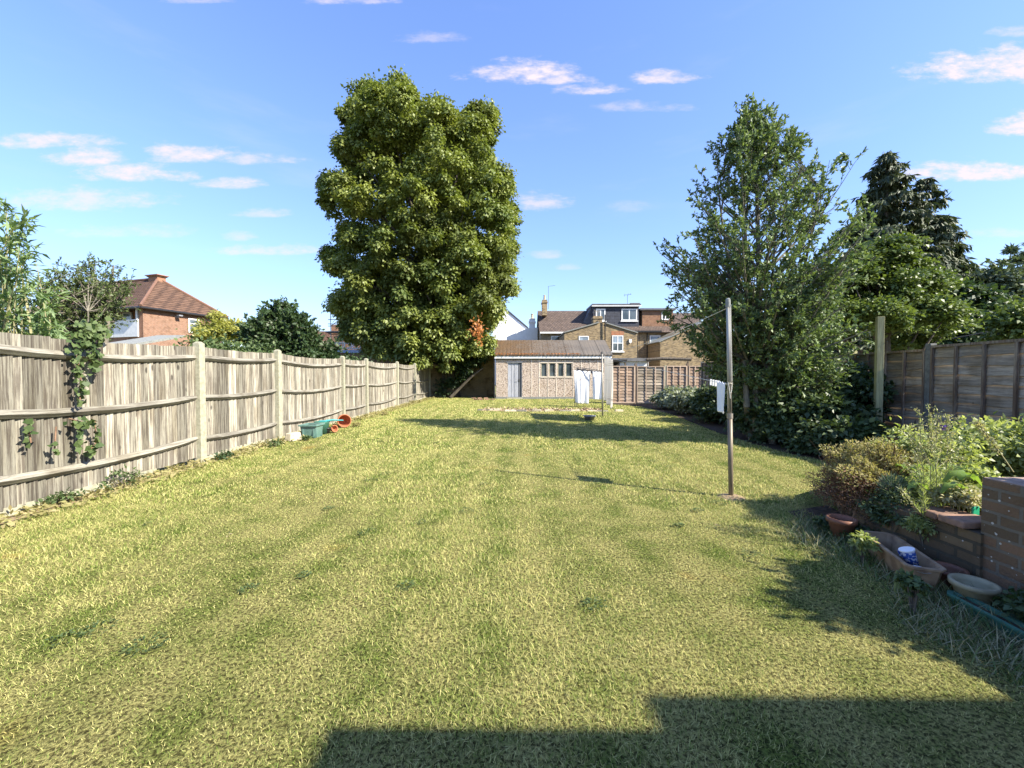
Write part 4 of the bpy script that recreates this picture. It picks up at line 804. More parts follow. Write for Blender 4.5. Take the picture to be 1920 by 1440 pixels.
branchy('evergreen_tree', 'tall open crowned glossy leaved tree with many ascending grey branches, behind clothes pole', 8.6, 1425,
    [(207, 1405, 1416, .3), (240, 1378, 1450, .33), (290, 1312, 1525, .34), (340, 1288, 1580, .36), (400, 1262, 1610, .40), (470, 1240, 1630, .5), (520, 1228, 1625, .85), (570, 1232, 1600, 1.), (620, 1262, 1600, 1), (665, 1310, 1590, 1), (705, 1345, 1560, 1), (745, 1375, 1520, .8), (770, 1400, 1500, .4)],
    520, .076, .034, 'lf_holly', twigs=11, lpt=16, stems=6)
MBs = MB()
for dx_, y0_ in ((1418, 780), (1442, 790), (1400, 775), (1462, 770)):
    MBs.tube([G(dx_+6, y0_+42), P(dx_, 760, 8.3), P(dx_-6, 650, 8.4)], [.075, .06, .04], 8, random.random())
tag(MBs.build('bare_trunks', MT['grey_bark']), 'cluster of pale grey bare stems rising from shrubs beneath the open crowned tree', 'trunks')
# conifers: tiers of drooping sprays
def conifer(name, label, tops, Y, mat, L=.5, W=.09, per=240, group=None, tier=.55, droop=1.0, base_w=None, zlow=2):
    t = thing(name, label, 'tree', (P(tops[0][0], 700, Y)[0], Y, 0), group); PP = []; DD = []; NN = []; mb = MB()
    for (px, py, wpx) in tops:
        x, _, z = P(px, py, Y); wm = wpx/F*Y; mb.tube([(x, Y, 0), (x, Y, z*.6), (x, Y, z)], [.3, .16, .02], 7)
        zz = z
        while zz > zlow:
            f = (z-zz)/(z-zlow); rr = wm*(.06+.94*f**.8); nbr = int(5+7*f)
            for k in range(nbr):
                a = random.random()*2*math.pi; ln = rr*random.uniform(.55, 1.15); tip = Vector((x+math.cos(a)*ln, Y+math.sin(a)*ln, zz-ln*.15)); b = Vector((x, Y, zz-ln*.02)); br = bez(b, b.lerp(tip, .6)+Vector((0, 0, ln*.16)), tip, 5)
                mb.tube(br, [.035*(1-.17*j) for j in range(6)], 4, cap=False); n = int(per*ln/3)+14
                q_ = rng.random(n)**.8; pts = np.array([tuple(b.lerp(tip, s)+Vector((0, 0, ln*.16*2*s*(1-s)))) for s in q_]); pts += rng.normal(size=pts.shape)*np.array([.10, .10, .06])*(.5+ln*.3)
                dd = np.array([math.cos(a)*.5, math.sin(a)*.5, -droop])+rng.normal(size=(n, 3))*.45; PP.append(pts); DD.append(dd); NN.append(rnd(n)+np.array([math.cos(a), math.sin(a), .3]))
            zz -= tier*random.uniform(.7, 1.3)
    p = np.concatenate(PP); d = np.concatenate(DD); n = len(p); s_ = .5+rng.random(n)*.9
    leafmesh('crown', p, d, np.concatenate(NN), L*s_, W*s_, MT[mat], t); mb.build('trunk', MT['bark'], t); return t
conifer('conifer_tree', 'dark twin topped conifer with drooping sprays rising behind the right fence trees', [(1664, 288, 150), (1738, 335, 120), (1628, 395, 90), (1775, 430, 75)], 26, 'lf_conifer', L=.42, W=.10, per=280, tier=.48)
conifer('cedar_tree', 'distant open flat branched cedar at the right edge of the picture', [(1895, 468, 75), (1935, 455, 90)], 34, 'lf_cedar', L=.5, W=.16, per=90, tier=1.0, droop=.1, zlow=5)
profile_tree('sycamore_tree', 'bright green broad leaved tree just behind the right fence, right of the open crowned tree', [(455, 1680, 1720), (475, 1640, 1740), (520, 1590, 1765), (570, 1545, 1790), (620, 1520, 1800), (665, 1520, 1805)],
    14.5, 1680, 240, 300, .46, .125, .085, 'lf_maple', depth=.6, droop=.2, limbs=22, trunk_r=.16, dy=.6, surf=.7, boughs=26, br=.8)
for (lab, prof, Y, tp, mt, nc) in (
    ('grey green feathery tree over the right fence below the cedar', [(525, 1830, 1900), (560, 1800, 1960), (610, 1780, 1980), (650, 1780, 1980)], 24, 1880, 'lf_cedar', 70),
    ('yellowish green bush top showing over the fence at the right edge of picture', [(590, 1880, 1960), (615, 1860, 1990), (650, 1850, 2000)], 15, 1930, 'lf_maple', 36),
    ('low dark hedge tree between the conifer and the feathery tree', [(548, 1770, 1850), (590, 1750, 1870), (640, 1740, 1880), (665, 1740, 1880)], 20, 1810, 'lf_dark', 50),
    ('pale green mound of foliage beyond conifer, leftmost of the trees at the right edge', [(530, 1755, 1800), (570, 1730, 1850), (640, 1730, 1850)], 30, 1790, 'lf_far', 40)):
    profile_tree('background_tree', lab, prof, Y, tp, nc, 260, .042*Y, .011*Y, .007*Y, mt, depth=.6, droop=.2, limbs=8, trunk_r=.14, group='trees beyond the right fence')
# behind the left fence
branchy('young_tree', 'dark leafy sapling with upright shoots behind the left fence, left of the scaffold', 15, 535, [(574, 518, 534, .3), (592, 500, 555, .5), (615, 470, 590, .8), (640, 455, 612, 1), (665, 450, 630, 1), (690, 455, 640, 1)], 170, .14, .085, 'lf_dark', twigs=10, lpt=13, stems=6)
branchy('fine_leaved_shrub', 'brownish green fine twigged shrub hiding the left part of the brick house', 8.0, 160, [(492, 178, 205, .3), (510, 115, 240, .5), (540, 90, 248, .8), (580, 80, 225, 1), (612, 80, 195, 1), (640, 80, 190, 1)], 150, .055, .022, 'lf_fine', twigs=9, lpt=12, stems=6)
profile_tree('yellow_shrub_tree', 'yellow green bushy tree in front of the red brick house end wall', [(592, 385, 410), (605, 370, 455), (625, 360, 475), (645, 355, 478)], 22, 415, 34, 220, .42, .16, .09, 'lf_yellow', depth=.6, droop=.1, limbs=10, trunk_r=.08)
shrub('ivy_hedge', 'dark green ivy covered hedge just behind the second and third bays of left fence', 'hedge', (-7.4, 11.2, 1.3), (1.1, 2.6, 1.05), 240, 60, .09, .08, 'lf_ivy', stems=4)
shrub('ivy_hedge', 'near black dense hedge below the sapling behind the middle of left fence', 'hedge', (-7.0, 15.2, 1.3), (.9, 2.9, 1.0), 240, 60, .10, .08, 'lf_dark', stems=4)
# buddleia: arching stems, long narrow leaves
bt = thing('buddleia_bush', 'tall arching shrub with long narrow grey green leaves at the left edge above fence', 'bush', (-7.3, 5.6, 0)); mb = MB(); PP = []; DD = []
for i in range(120):
    px = random.uniform(-170, 130); top = 350+max(0, px-10)*1.7+random.random()*230 if px > -60 else random.uniform(340, 560); e = Vector(P(px, top, random.uniform(5.2, 6.8)))
    b = Vector((-7.2+random.uniform(-.5, .5), 5.9+random.uniform(-.4, .4), .1)); c = b.lerp(e, .6)+Vector((0, 0, .9*(e.z-b.z)*.35)); br = bez(b, c, e+Vector(((e.x-b.x)*.15, 0, -.1)), 12); mb.tube(br, [.012*(1-.07*j) for j in range(13)], 4, cap=False)
    for j in range(5, 13):
        for k in range(7):
            q_ = br[j]+Vector(rng.normal(size=3)*.03); dr = (br[j]-br[j-1]).normalized()*.6+Vector(rng.normal(size=3)*.7)+Vector((0, 0, -.25)); PP.append(tuple(q_)); DD.append(tuple(dr))
p = np.array(PP); d = np.array(DD); n = len(p); s_ = .5+.8*rng.random(n); leafmesh('foliage', p, d, rnd(n)*.5+np.array([0, 0, 1.]), .15*s_, .032*s_, MT['lf_budd'], bt, fold=.25); mb.build('stem', MT['stem'], bt)
# ivy on the left fence
iv = thing('ivy_plant', 'ivy spilling over the left fence top and hanging down its boards in strands', 'ivy', (-4.95, 5.0, .4)); ip = []; idr = []; mb = MB()
def onf(px, py, x=-4.93):
    r = ray(px, py); t = x/r[0]; return (x, r[1]*t, CH+r[2]*t)
for (pts, n, sp, big_) in (([(165, 618), (168, 632)], 110, 12, .09), ([(160, 606), (188, 622)], 90, 13, .08), ([(150, 622), (140, 660), (152, 700), (150, 752)], 80, 6, .085), ([(170, 640), (182, 690)], 50, 5, .075), ([(130, 785), (155, 792), (175, 790)], 24, 4, .05), ([(150, 790), (148, 845)], 24, 3, .05), ([(178, 790), (180, 830), (165, 848)], 36, 3, .05), ([(52, 785), (58, 830)], 12, 4, .05), ([(105, 800), (102, 850)], 8, 2, .04)):
    w3_ = [Vector(onf(*q_, -4.90 if py_ else -4.9)) for q_ in pts]; mb.tube(w3_, .008, 5)
    for k in range(n):
        i = random.randrange(len(pts)-1); s = random.random(); qx = pts[i][0]+(pts[i+1][0]-pts[i][0])*s+random.gauss(0, sp); qy = pts[i][1]+(pts[i+1][1]-pts[i][1])*s+random.gauss(0, sp*.7)
        ip.append(onf(qx, qy, -4.92+random.random()*(.09 if sp < 15 else .25)-(.12 if sp >= 15 else 0))); idr.append((random.gauss(.2, .3), random.gauss(0, .6), random.gauss(-.6, .5)))
p = np.array(ip); n = len(p); s_ = .6+.8*rng.random(n)
leafmesh('foliage', p, np.array(idr), rnd(n)*.9+np.array([1., -.2, .3]), .062*s_, .06*s_, MT['lf_ivy'], iv); mb.build('stem', MT['dry_stem'], iv)

# ================================================================== SHRUBS ALONG THE RIGHT BED
for (lab, c, rad, mt, L, nc) in (
    ('pale grey green shrub at the far end of the right bed', (6.2, 16.2, .35), (.9, .9, .42), 'lf_pale', .12, 50),
    ('grey green low shrub next nearer than the palest one in the right bed', (6.0, 14.2, .38), (.9, 1.0, .48), 'lf_pale', .12, 46),
    ('dark round shrub in the right bed behind hanging white cloth', (5.9, 11.9, .45), (.95, 1.2, .65), 'lf_shrub', .10, 54),
    ('dark shrub at the foot of the bare grey trunks', (5.2, 8.6, .5), (.7, 1.2, .62), 'lf_shrub', .09, 74),
    ('broad leaved dark shrub in front of fence left of the square timber post', (5.7, 7.9, .5), (.8, .8, .62), 'lf_shrub', .11, 70),
    ('near black climbing mass against the right fence below the timber post top', (6.75, 9.0, .8), (.45, 1.6, .95), 'lf_dark', .11, 70),
    ('dark leafy shrub filling the gap between the bare trunks and right fence', (6.1, 9.8, .7), (.8, 1.2, .8), 'lf_dark', .11, 60),
    ('lowest dark ground cover shrub at near end of the right bed', (5.35, 7.1, .22), (.65, .6, .36), 'lf_shrub', .09, 40)):
    shrub('shrub', lab, 'shrub', c, rad, 190, nc, L, L*.62, mt, group='shrubs in the right hand bed', stems=6)
# a few broad leaved bramble shoots catching light
shrub('bramble', 'sprawling bramble with larger mid green leaves beside timber post foot', 'bramble', (5.5, 6.75, .35), (.45, .35, .4), 40, 18, .10, .08, 'lf_ivy', stems=9)

# ================================================================== RAISED BED, PIER AND PLANTS AT THE RIGHT
pier = thing('brick_pier', 'tall dark lichen spotted brick wall end at the right edge of the picture', 'brick wall', (3.3, 2.2, 0))
MB().box((3.0, .2, 0), (3.9, 2.69, .728)).build('wall', MT['brick_garden'], pier, bevel=.008)
plain('coping_brick', (.27, .16, .11), (.15, .10, .07), sc=14, rough=.9, bstr=.6)
MB().box((3.006, .21, .7285), (3.89, 2.684, .7335)).build('pale_top', plain('pale_top', (.36, .26, .20), (.18, .13, .1), sc=9, rough=.95, bstr=.8), pier)  # thin paler brown layer over the top of the pier
low = thing('low_brick_wall', 'low crumbling brick retaining wall with reddish coping left of the tall pier', 'brick wall', (3.06, 3.1, 0))
mb = MB(); wp = [(3.05, 2.69), (3.04, 3.1), (3.06, 3.45), (3.2, 3.95), (3.55, 4.5), (4.2, 4.9), (5.2, 5.1)]
for i in range(len(wp)-1):
    a = np.array(wp[i]); b = np.array(wp[i+1]); u = b-a; L = np.linalg.norm(u); mb.obox((a+b)/2+np.array([.03, 0]), u, L/2+.02, .1, 0, (.37, .34, .30, .28, .28, .28)[i]+.003*i)
mb.build('wall', MT['brick_garden_low'], low)
mb = MB()
for k, (y, h) in enumerate(((2.82, .373), (3.0, .37))): mb.obox((3.07, y), (0, 1), .085, .13, h, h+.05, random.random())
mb.build('coping', MT['coping_brick'], low, bevel=.012)
pil = MB().lathe([(.13, 0), (.14, .12), (.12, .24), (.125, .31), (.08, .345), (.001, .35)], (3.08, 3.30, 0), 9, sx=1, sy=1.1); tag(pil.build('stone_stump', MT['brick_garden_low']), 'squat mossy stone stump at the left end of the low brick wall', 'stone', )
mb = MB(); rngp = [(3.12, .3), (3.12, 3.45), (3.3, 3.95), (3.6, 4.4), (4.2, 4.8), (5.4, 5.0), (6.7, 5.0), (6.7, .3)]
mb.prism([(x, y, 0) for x, y in rngp], (0, 0, .30)); tag(mb.build('raised_soil', MT['soil']), kind='structure')
def mound(name, label, cat, c, r, N, L, W, mat, stemmat, zb):
    t = thing(name, label, cat, (c[0], c[1], zb)); c = np.array(c); r = np.array(r)
    def lump(u): return (.80+.16*np.sin(u[:, 0]*5+u[:, 1]*3+1)+.12*np.sin(u[:, 1]*8-u[:, 2]*4)+.10*np.sin(u[:, 0]*11+u[:, 2]*9))[:, None]
    u = rnd(N); u[:, 2] = np.where(u[:, 2] < -.35, -u[:, 2], u[:, 2]); p = c+u*r*lump(u)*(.72+.36*rng.random(N)**.6)[:, None]; top = np.clip(u[:, 2]*1.25-u[:, 0]*.35+rng.normal(size=N)*.25, 0, 1)
    k_ = top > .78; sz = L*(.6+.8*rng.random(N))
    leafmesh('dry_foliage', p[~k_], (u*.6+rnd(N)*.8)[~k_], rnd(N)[~k_], sz[~k_], W, MT['lf_brown'], t, rng.random((~k_).sum()))
    leafmesh('pale_foliage', p[k_]+np.array([0, 0, .02]), (u*.6+rnd(N)*.7)[k_], rnd(N)[k_], sz[k_]*1.1, W*1.2, MT[mat], t); mb = MB()
    for k in range(900):
        q_ = rnd(1); q_[0, 2] = abs(q_[0, 2])*.9; e = Vector(c+(q_*r*lump(q_)*1.02)[0]); q_ = q_[0]; b = Vector((c[0]+random.gauss(0, r[0]*.2), c[1]+random.gauss(0, r[1]*.2), zb)); m_ = b.lerp(e, .55)+Vector((q_[0]*.12, q_[1]*.12, .10))
        mb.tube(bez(b, m_, e+Vector(rng.normal(size=3)*.05), 5), [.004, .004, .003, .003, .002, .0015], 3, random.random(), cap=False)
    mb.build('stem', MT[stemmat], t); return t
mound('heather_mound', 'rounded mound of dry brown tangled stems with pale tips at the bed corner', 'bush', (3.36, 3.88, .30), (.50, .52, .42), 17000, .026, .010, 'lf_mound', 'dry_stem', .05)
c = np.array(P(1660, 895, 3.55)); N = 900; u = rnd(N)
o = leafmesh('rosemary_sprig', c+u*np.array([.10, .06, .06])*rng.random((N, 1))**.3+np.array([-.02, -.10, -.05])+np.sin(u[:, :1]*9)*.02, u*1.1+np.array([0, -.3, .8]), rnd(N), .045*(.5+rng.random(N)), .005, MT['lf_rosemary'], None); tag(o, 'blue green needle leaved sprig clump set in the brown mound', 'plant')
shrub('golden_sprays', 'upright yellowish leafy sprays on top of the brown mound', 'plant', tuple(P(1652, 858, 4.0)), (.10, .1, .16), 36, 14, .032, .02, 'lf_yellow', stem='stem', zmin=.5, stems=6)
shrub('perennial_clump', 'pale green leafy clump behind the tall stems in the raised bed', 'plant', (3.85, 4.0, .52), (.50, .45, .36), 150, 52, .05, .026, 'lf_bed', stem='stem', zmin=.3)
shrub('perennial_clump', 'bright green leafy clump showing above the tall brick pier at the right edge', 'plant', (5.1, 4.1, .6), (.8, .55, .36), 150, 66, .055, .03, 'lf_bed', stem='stem', zmin=.3)
shrub('perennial_clump', 'yellow green foliage filling bed between brown mound and big floppy leaves', 'plant', (3.6, 3.45, .42), (.36, .34, .22), 110, 34, .045, .024, 'lf_bed', stem='stem', zmin=.3)
shrub('white_flowered_clump', 'small pale flowered clump low in front of the big floppy leaves', 'plant', tuple(P(1800, 935, 3.0)), (.17, .15, .09), 60, 20, .03, .02, 'lf_flower', stem='stem', zmin=.3)
def bigleaf(t, b, a, ln, wd, mat, el_=.6):
    mb = MB(); K = 8; b = Vector(b); vs = []; u = Vector((math.cos(a), math.sin(a), 0)); s = Vector((-u.y, u.x, 0)); 
    for k in range(K+1):
        f = k/K; w_ = wd*math.sin(math.pi*min(1, .08+f*.92))**.7*.5; c_ = b+u*ln*f*.85+Vector((0, 0, ln*(el_*f*1.4-el_*1.5*f*f)))
        rip = .012*math.sin(k*2.3); vs += [c_-s*w_+Vector((0, 0, w_*.35+rip)), c_, c_+s*w_+Vector((0, 0, w_*.35-rip))]
    fs = [(k*3+j, k*3+j+1, k*3+4+j, k*3+3+j) for k in range(K) for j in (0, 1)]
    mb.add(vs, fs, random.random()).build('leaf_blade', MT[mat], t, smooth=True)
dk = thing('dock_plant', 'plant with big floppy bright green leaves at the corner beside the tall pier', 'plant', (3.35, 3.05, .3))
for (px, py, Y, a, ln, wd) in ((1770, 905, 3.15, -.3, .36, .17), (1765, 925, 3.0, -.1, .30, .12), (1745, 905, 3.3, 2.2, .24, .16), (1740, 920, 3.1, 3.0, .22, .13), (1790, 890, 3.3, .6, .3, .15), (1755, 885, 3.5, 1.6, .26, .14), (1800, 900, 3.0, .2, .2, .12), (1725, 890, 3.2, 1.9, .2, .09), (1700, 880, 3.6, 1.5, .2, .08)):
    bigleaf(dk, P(px, py, Y), a, ln*.75, wd*.68, 'lf_bright', random.uniform(.4, .9))
MB().tube([(3.35, 3.05, .28), (3.35, 3.05, .45)], .02).build('stem', MT['stem'], dk)
ls = thing('tall_perennial', 'cluster of tall thin seed headed stems with one purple flower standing above bed edge', 'plant', (3.2, 3.15, .35)); mb = MB(); LPp = []; LDd = []; HP = []; HD = []
for (bx_, tx_, ty_, Y) in ((1752, 1742, 765, 3.2), (1745, 1725, 775, 3.15), (1757, 1758, 768, 3.2), (1750, 1748, 790, 3.1), (1766, 1765, 785, 3.25), (1742, 1705, 800, 3.2), (1768, 1782, 815, 3.3), (1760, 1750, 800, 3.05), (1735, 1694, 860, 3.1), (1775, 1792, 840, 3.3), (1738, 1715, 850, 3.0), (1748, 1690, 920, 3.0), (1760, 1775, 780, 3.2)):
    b = Vector(P(bx_, 985, Y)); e = Vector(P(tx_, ty_, Y)); m_ = b.lerp(e, .5)+Vector((random.gauss(0, .03), 0, 0)); br = bez(b, m_, e, 14); mb.tube(br, [.0042*(1-.05*j) for j in range(15)], 4, random.random(), cap=False)
    for j in range(1, 14):
        for k in range(16 if j < 7 else 4): LPp.append(tuple(br[j].lerp(br[j+1], random.random()))); LDd.append(tuple(Vector(rng.normal(size=3)*.5)+Vector((0, 0, 1.0))))
    for j in range(10, 15):
        for k in range(11): HP.append(tuple(br[min(j, 14)]+Vector(rng.normal(size=3)*.012))); HD.append(tuple(rng.normal(size=3)+np.array([0, 0, .6])))
    if ty_ < 830:
        for k in range(6):
            s0 = br[random.randint(8, 12)]; s1 = s0+Vector((random.gauss(0, .07), random.gauss(0, .05), random.uniform(.06, .14))); mb.tube([s0, s1], .002, 3, cap=False)
            for w_ in range(10): HP.append(tuple(s1+Vector(rng.normal(size=3)*.009))); HD.append(tuple(rng.normal(size=3)))
mb.build('stem', MT['stem'], ls); n = len(LPp); leafmesh('foliage', np.array(LPp), np.array(LDd), rnd(n), .05, .005, MT['lf_bed'], ls); n = len(HP); leafmesh('seed_head', np.array(HP), np.array(HD), rnd(n), .016, .009, MT['lf_flower'], ls)
c = np.array(P(1769, 801, 3.2)); leafmesh('flower', c+rng.normal(size=(14, 3))*.008, rnd(14), rnd(14), .03, .018, MT['purple'], ls)
sp_ = thing('seed_spike', 'leaning flower spike rising over the tall brick pier near the right edge', 'plant', tuple(P(1895, 885, 3.6))); b = Vector(P(1900, 885, 3.6)); e = Vector(P(1830, 790, 3.6)); br = bez(b, b.lerp(e, .5)+Vector((0, 0, .02)), e, 10); MB().tube(br, .005, 5).build('stem', MT['stem'], sp_)
N = 200; ii = rng.random(N)**.7; p = np.array([tuple(b.lerp(e, .35+.65*s)) for s in ii])+rng.normal(size=(N, 3))*.016; leafmesh('seed_head', p, rnd(N), rnd(N), .028, .014, MT['lf_flower'], sp_)
shrub('trailing_weeds', 'dark small leaved weeds under the brown mound behind the terracotta pot', 'weeds', (2.80, 3.55, .05), (.16, .25, .08), 60, 18, .035, .022, 'lf_dark', zmin=.01, stems=6)
shrub('trailing_weeds', 'dark leafy weeds at the foot of the tall brick pier', 'weeds', (2.85, 1.95, .08), (.22, .6, .14), 70, 30, .04, .03, 'lf_dark', zmin=.01, stems=6)
shrub('trailing_weeds', 'small green weed with broader leaves between trough end and green trough', 'weeds', tuple(P(1712, 1100, 2.40)), (.07, .08, .05), 22, 9, .035, .026, 'lf_ivy', zmin=.01, stems=5)
shrub('trailing_weeds', 'dark tangled growth hanging over the stone stump beside the low brick wall', 'weeds', (3.06, 3.35, .24), (.20, .30, .20), 80, 34, .035, .018, 'lf_shrub', zmin=.01, stems=10)
shrub('trailing_weeds', 'olive straggly growth spilling over the low wall top left of its coping', 'weeds', tuple(P(1735, 985, 3.05)), (.14, .14, .10), 70, 20, .035, .012, 'lf_bed', zmin=.1, stems=10)
shrub('pot_weed', 'pale tipped weed leaning over the left end of the brown trough', 'weeds', tuple(P(1618, 1015, 3.05)), (.07, .1, .09), 40, 12, .03, .016, 'lf_bed', zmin=.02, stems=6)
shrub('shade_bush', 'unseen dense bush added beyond the right edge to shade the near right lawn', 'bush', (3.95, 1.75, .95), (.42, .70, .95), 160, 100, .09, .05, 'lf_dark', fill=.2)  # added out of view, sized to throw the shade at the lawn's near right
# ---- pots, troughs and small things
def pot(name, label, cat, c, r0, r1, h, mat, axis=None, rim=.012, inner=None):
    t = thing(name, label, cat, c); w_ = .006
    MB().lathe([(.001, 0), (r0, 0), (r0+(r1-r0)*.75, h*.75), (r1, h*.78), (r1+rim, h*.8), (r1+rim, h), (r1-w_, h), (r1-w_-.004, h*.8), (r0-w_, .02), (.001, .02)], c, 28, axis).build('body', MT[mat], t, smooth=True); return t
pc = G(1588, 1018); pt = pot('plant_pot', 'round terracotta coloured pot at the left end of the brown trough', 'plant pot', (pc[0], pc[1]+.06, 0), .070, .095, .19, 'brown_plastic')
MB().lathe([(.001, .15), (.085, .15)], (pc[0], pc[1]+.06, 0), 20).build('soil', MT['soil'], pt)
MB().tube([(pc[0]+.04, pc[1]+.02, .13), (pc[0]+.06, pc[1]+.0, .30)], .0016, 4).tube([(pc[0]+.05, pc[1]+.03, .13), (pc[0]+.10, pc[1]+.02, .34)], .0014, 4).build('dead_stem', MT['dry_stem'], pt)
def trough(name, label, a, b, wtop, wbot, h, mat, parent_parts=None, t_=.012, inner='soil', zin=.3, rimmat=None):
    a = np.array(a[:2]); b = np.array(b[:2]); u = b-a; L = np.linalg.norm(u); u /= L; v = np.array([-u[1], u[0]]); t = thing(name, label, 'planter', (*((a+b)/2), 0))
    def ring(hl, hw, z, ch): 
        c_ = (a+b)/2; pts = [(-hl, -hw+ch), (-hl+ch, -hw), (hl-ch, -hw), (hl, -hw+ch), (hl, hw-ch), (hl-ch, hw), (-hl+ch, hw), (-hl, hw-ch)]; return [(*(c_+u*p_+v*q_), z) for p_, q_ in pts]
    rings = [ring(L/2-.03, wbot/2, 0, .02), ring(L/2, wtop/2, h-.015, .03), ring(L/2+.012, wtop/2+.012, h-.012, .035), ring(L/2+.012, wtop/2+.012, h, .035), ring(L/2-t_, wtop/2-t_, h, .025), ring(L/2-.03-t_, wbot/2-t_, .02, .015)]
    vs = [p_ for r_ in rings for p_ in r_]; fs = [(i*8+j, i*8+(j+1) % 8, i*8+8+(j+1) % 8, i*8+8+j) for i in range(5) for j in range(8)]+[tuple(range(7, -1, -1)), tuple(range(40, 48))]
    MB().add(vs, fs).build('body', MT[mat], t, bevel=0); r2 = ring(L/2-.02-t_, (wbot+(wtop-wbot)*zin)/2-t_-.003, h*zin, .015); MB().add(r2, [tuple(range(8))]).build('soil', MT[inner], t); return t
TA, TB = (2.80, 3.22), (2.60, 2.62)
trough('trough_planter', 'long old brown plastic trough lying open beside the low brick wall', TA, TB, .19, .13, .17, 'old_plastic')
trough('trough_planter', 'long green plastic trough running out of the picture at the right edge', (2.655, 2.52), (2.62, 1.35), .085, .07, .075, 'green_plastic', zin=.8)
mg = thing('mug', 'blue and white patterned mug lying tipped in the brown trough', 'mug', tuple(P(1692, 1050, 2.72))); mc = Vector((2.665, 2.80, .14)); ax = Vector((-.28, .12, .95)).normalized()
MB().lathe([(.001, 0), (.036, 0), (.040, .09), (.042, .105), (.038, .105), (.034, .02), (.001, .02)], mc-ax*.03, 24, tuple(ax)).build('cup', MT['mug_blue'], mg, smooth=True)
MB().lathe([(.001, .106), (.043, .106), (.044, .10), (.041, .095)], mc-ax*.03, 24, tuple(ax)).build('pale_rim', MT['cotton'], mg)
hd = Vector((.1, -1, -.1)); s_ = hd.cross(ax).normalized(); hd = ax.cross(s_).normalized(); q0 = mc-ax*.03
MB().tube([q0-hd*.036+ax*.085, q0-hd*.068+ax*.075, q0-hd*.068+ax*.04, q0-hd*.036+ax*.025], .007, 8).build('handle', MT['mug_blue'], mg, smooth=True)
sc2 = MB().lathe([(.001, 0), (.035, .004), (.055, .014), (.058, .016), (.035, .009), (.001, .005)], (2.60, 2.665, .125), 20); tag(sc2.build('saucer', MT['cotton']), 'small white dish on the trough edge in front of the mug', 'dish')
pot('plant_bowl', 'wide rusty brown plastic bowl between brown trough and beige pot', 'plant pot', (2.84, 2.74, .0), .075, .095, .12, 'brown_plastic')
pot('plant_bowl', 'beige round plastic pot on the soil in front of the tall brick pier', 'plant pot', (2.76, 2.50, .0), .07, .098, .145, 'beige_plastic')
gp = MB().tube([(2.83, 2.02, .10), (2.88, 1.75, .11), (2.95, 1.2, .12)], .022, 12); tag(gp.build('green_pipe', MT['bright_green']), 'bright green plastic tube end poking in at the right edge', 'pipe')
gs = MB().obox(P(1829, 960, 2.9)[:2], (1, .2), .03, .006, .41, .475); tag(gs.build('green_tag', MT['bright_green'], bevel=.006), 'bright green plastic scrap standing between low wall and tall pier', 'plastic scrap')
cv = MB()
for dx_, h in ((0, .16), (.012, .12), (.03, .09)): b = Vector(G(1678, 1117)); cv.tube(bez(b, b+Vector((dx_, 0, h)), b+Vector((dx_*1.5+.03, .02, h*.95)), 6), [.006, .007, .006, .006, .005, .004, .002], 6)
tag(cv.build('pale_shoot', MT['lf_bed']), 'pale curved bulb shoot in the shaded long grass below the trough', 'plant')
# ---- left side clutter
gpx = G(598, 820); Yg = G(580, 822)[1]
gpn = thing('square_planter', 'square pale green plastic planter with panelled sides against the left fence', 'planter', (G(582, 824)[0], Yg, 0)); cx_, cy_ = G(580, 822)[0]-.02, Yg+.16
mb = MB(); mb.add([(cx_+sx_*.14, cy_+sy_*.14, 0) for sx_, sy_ in ((-1, -1), (1, -1), (1, 1), (-1, 1))]+[(cx_+sx_*.17, cy_+sy_*.17, .26) for sx_, sy_ in ((-1, -1), (1, -1), (1, 1), (-1, 1))], [(3, 2, 1, 0), (0, 1, 5, 4), (1, 2, 6, 5), (2, 3, 7, 6), (3, 0, 4, 7)]); mb.build('body', MT['pale_green'], gpn)
mb = MB()
for (a, b) in (((-.2, -.2), (.2, -.15)), ((-.2, .15), (.2, .2)), ((-.2, -.15), (-.15, .15)), ((.15, -.15), (.2, .15))): mb.box((cx_+a[0], cy_+a[1], .26), (cx_+b[0], cy_+b[1], .295))
mb.build('rim', MT['pale_green'], gpn, bevel=.004)
mb = MB()
for sx_ in (-.13, .10): mb.box((cx_+sx_, cy_-.168, .02), (cx_+sx_+.03, cy_-.150, .24))
for sy_ in (-.13, .10): mb.box((cx_+.148, cy_+sy_, .02), (cx_+.166, cy_+sy_+.03, .24))
mb.box((cx_-.13, cy_-.172, .22), (cx_+.13, cy_-.15, .255)); mb.box((cx_-.13, cy_-.160, .02), (cx_+.13, cy_-.145, .045)); mb.build('panel_frame', MT['pale_green'], gpn)
MB().box((cx_-.15, cy_-.15, .2), (cx_+.15, cy_+.15, .21)).build('soil', MT['soil'], gpn)
c2_ = (cx_-.02, cy_+.52); tb2 = thing('green_tub', 'small dark green tub behind the square pale green planter', 'tub', (*c2_, 0)); MB().lathe([(.001, 0), (.12, 0), (.16, .26), (.175, .28), (.165, .29), (.11, .03), (.001, .03)], (*c2_, 0), 24).build('body', MT['green_plastic'], tb2, smooth=True)
tl = MB(); b = Vector((c2_[0]+.10, c2_[1]-.02, .30)); tl.tube([b, b+Vector((.14, .02, .02)), b+Vector((.38, .06, .01))], [.03, .02, .012], 8).box((b.x-.14, b.y-.05, b.z-.015), (b.x+.02, b.y+.05, b.z+.012)); tag(tl.build('hand_tool', MT['teal'], bevel=.004), 'turquoise plastic hand tool lying across the small green tub', 'garden tool')
c3_ = G(612, 814); pot('plant_pot', 'small black plastic pot beside the square pale green planter', 'plant pot', (c3_[0]-.02, c3_[1]+.08, 0), .055, .075, .14, 'black_plastic')
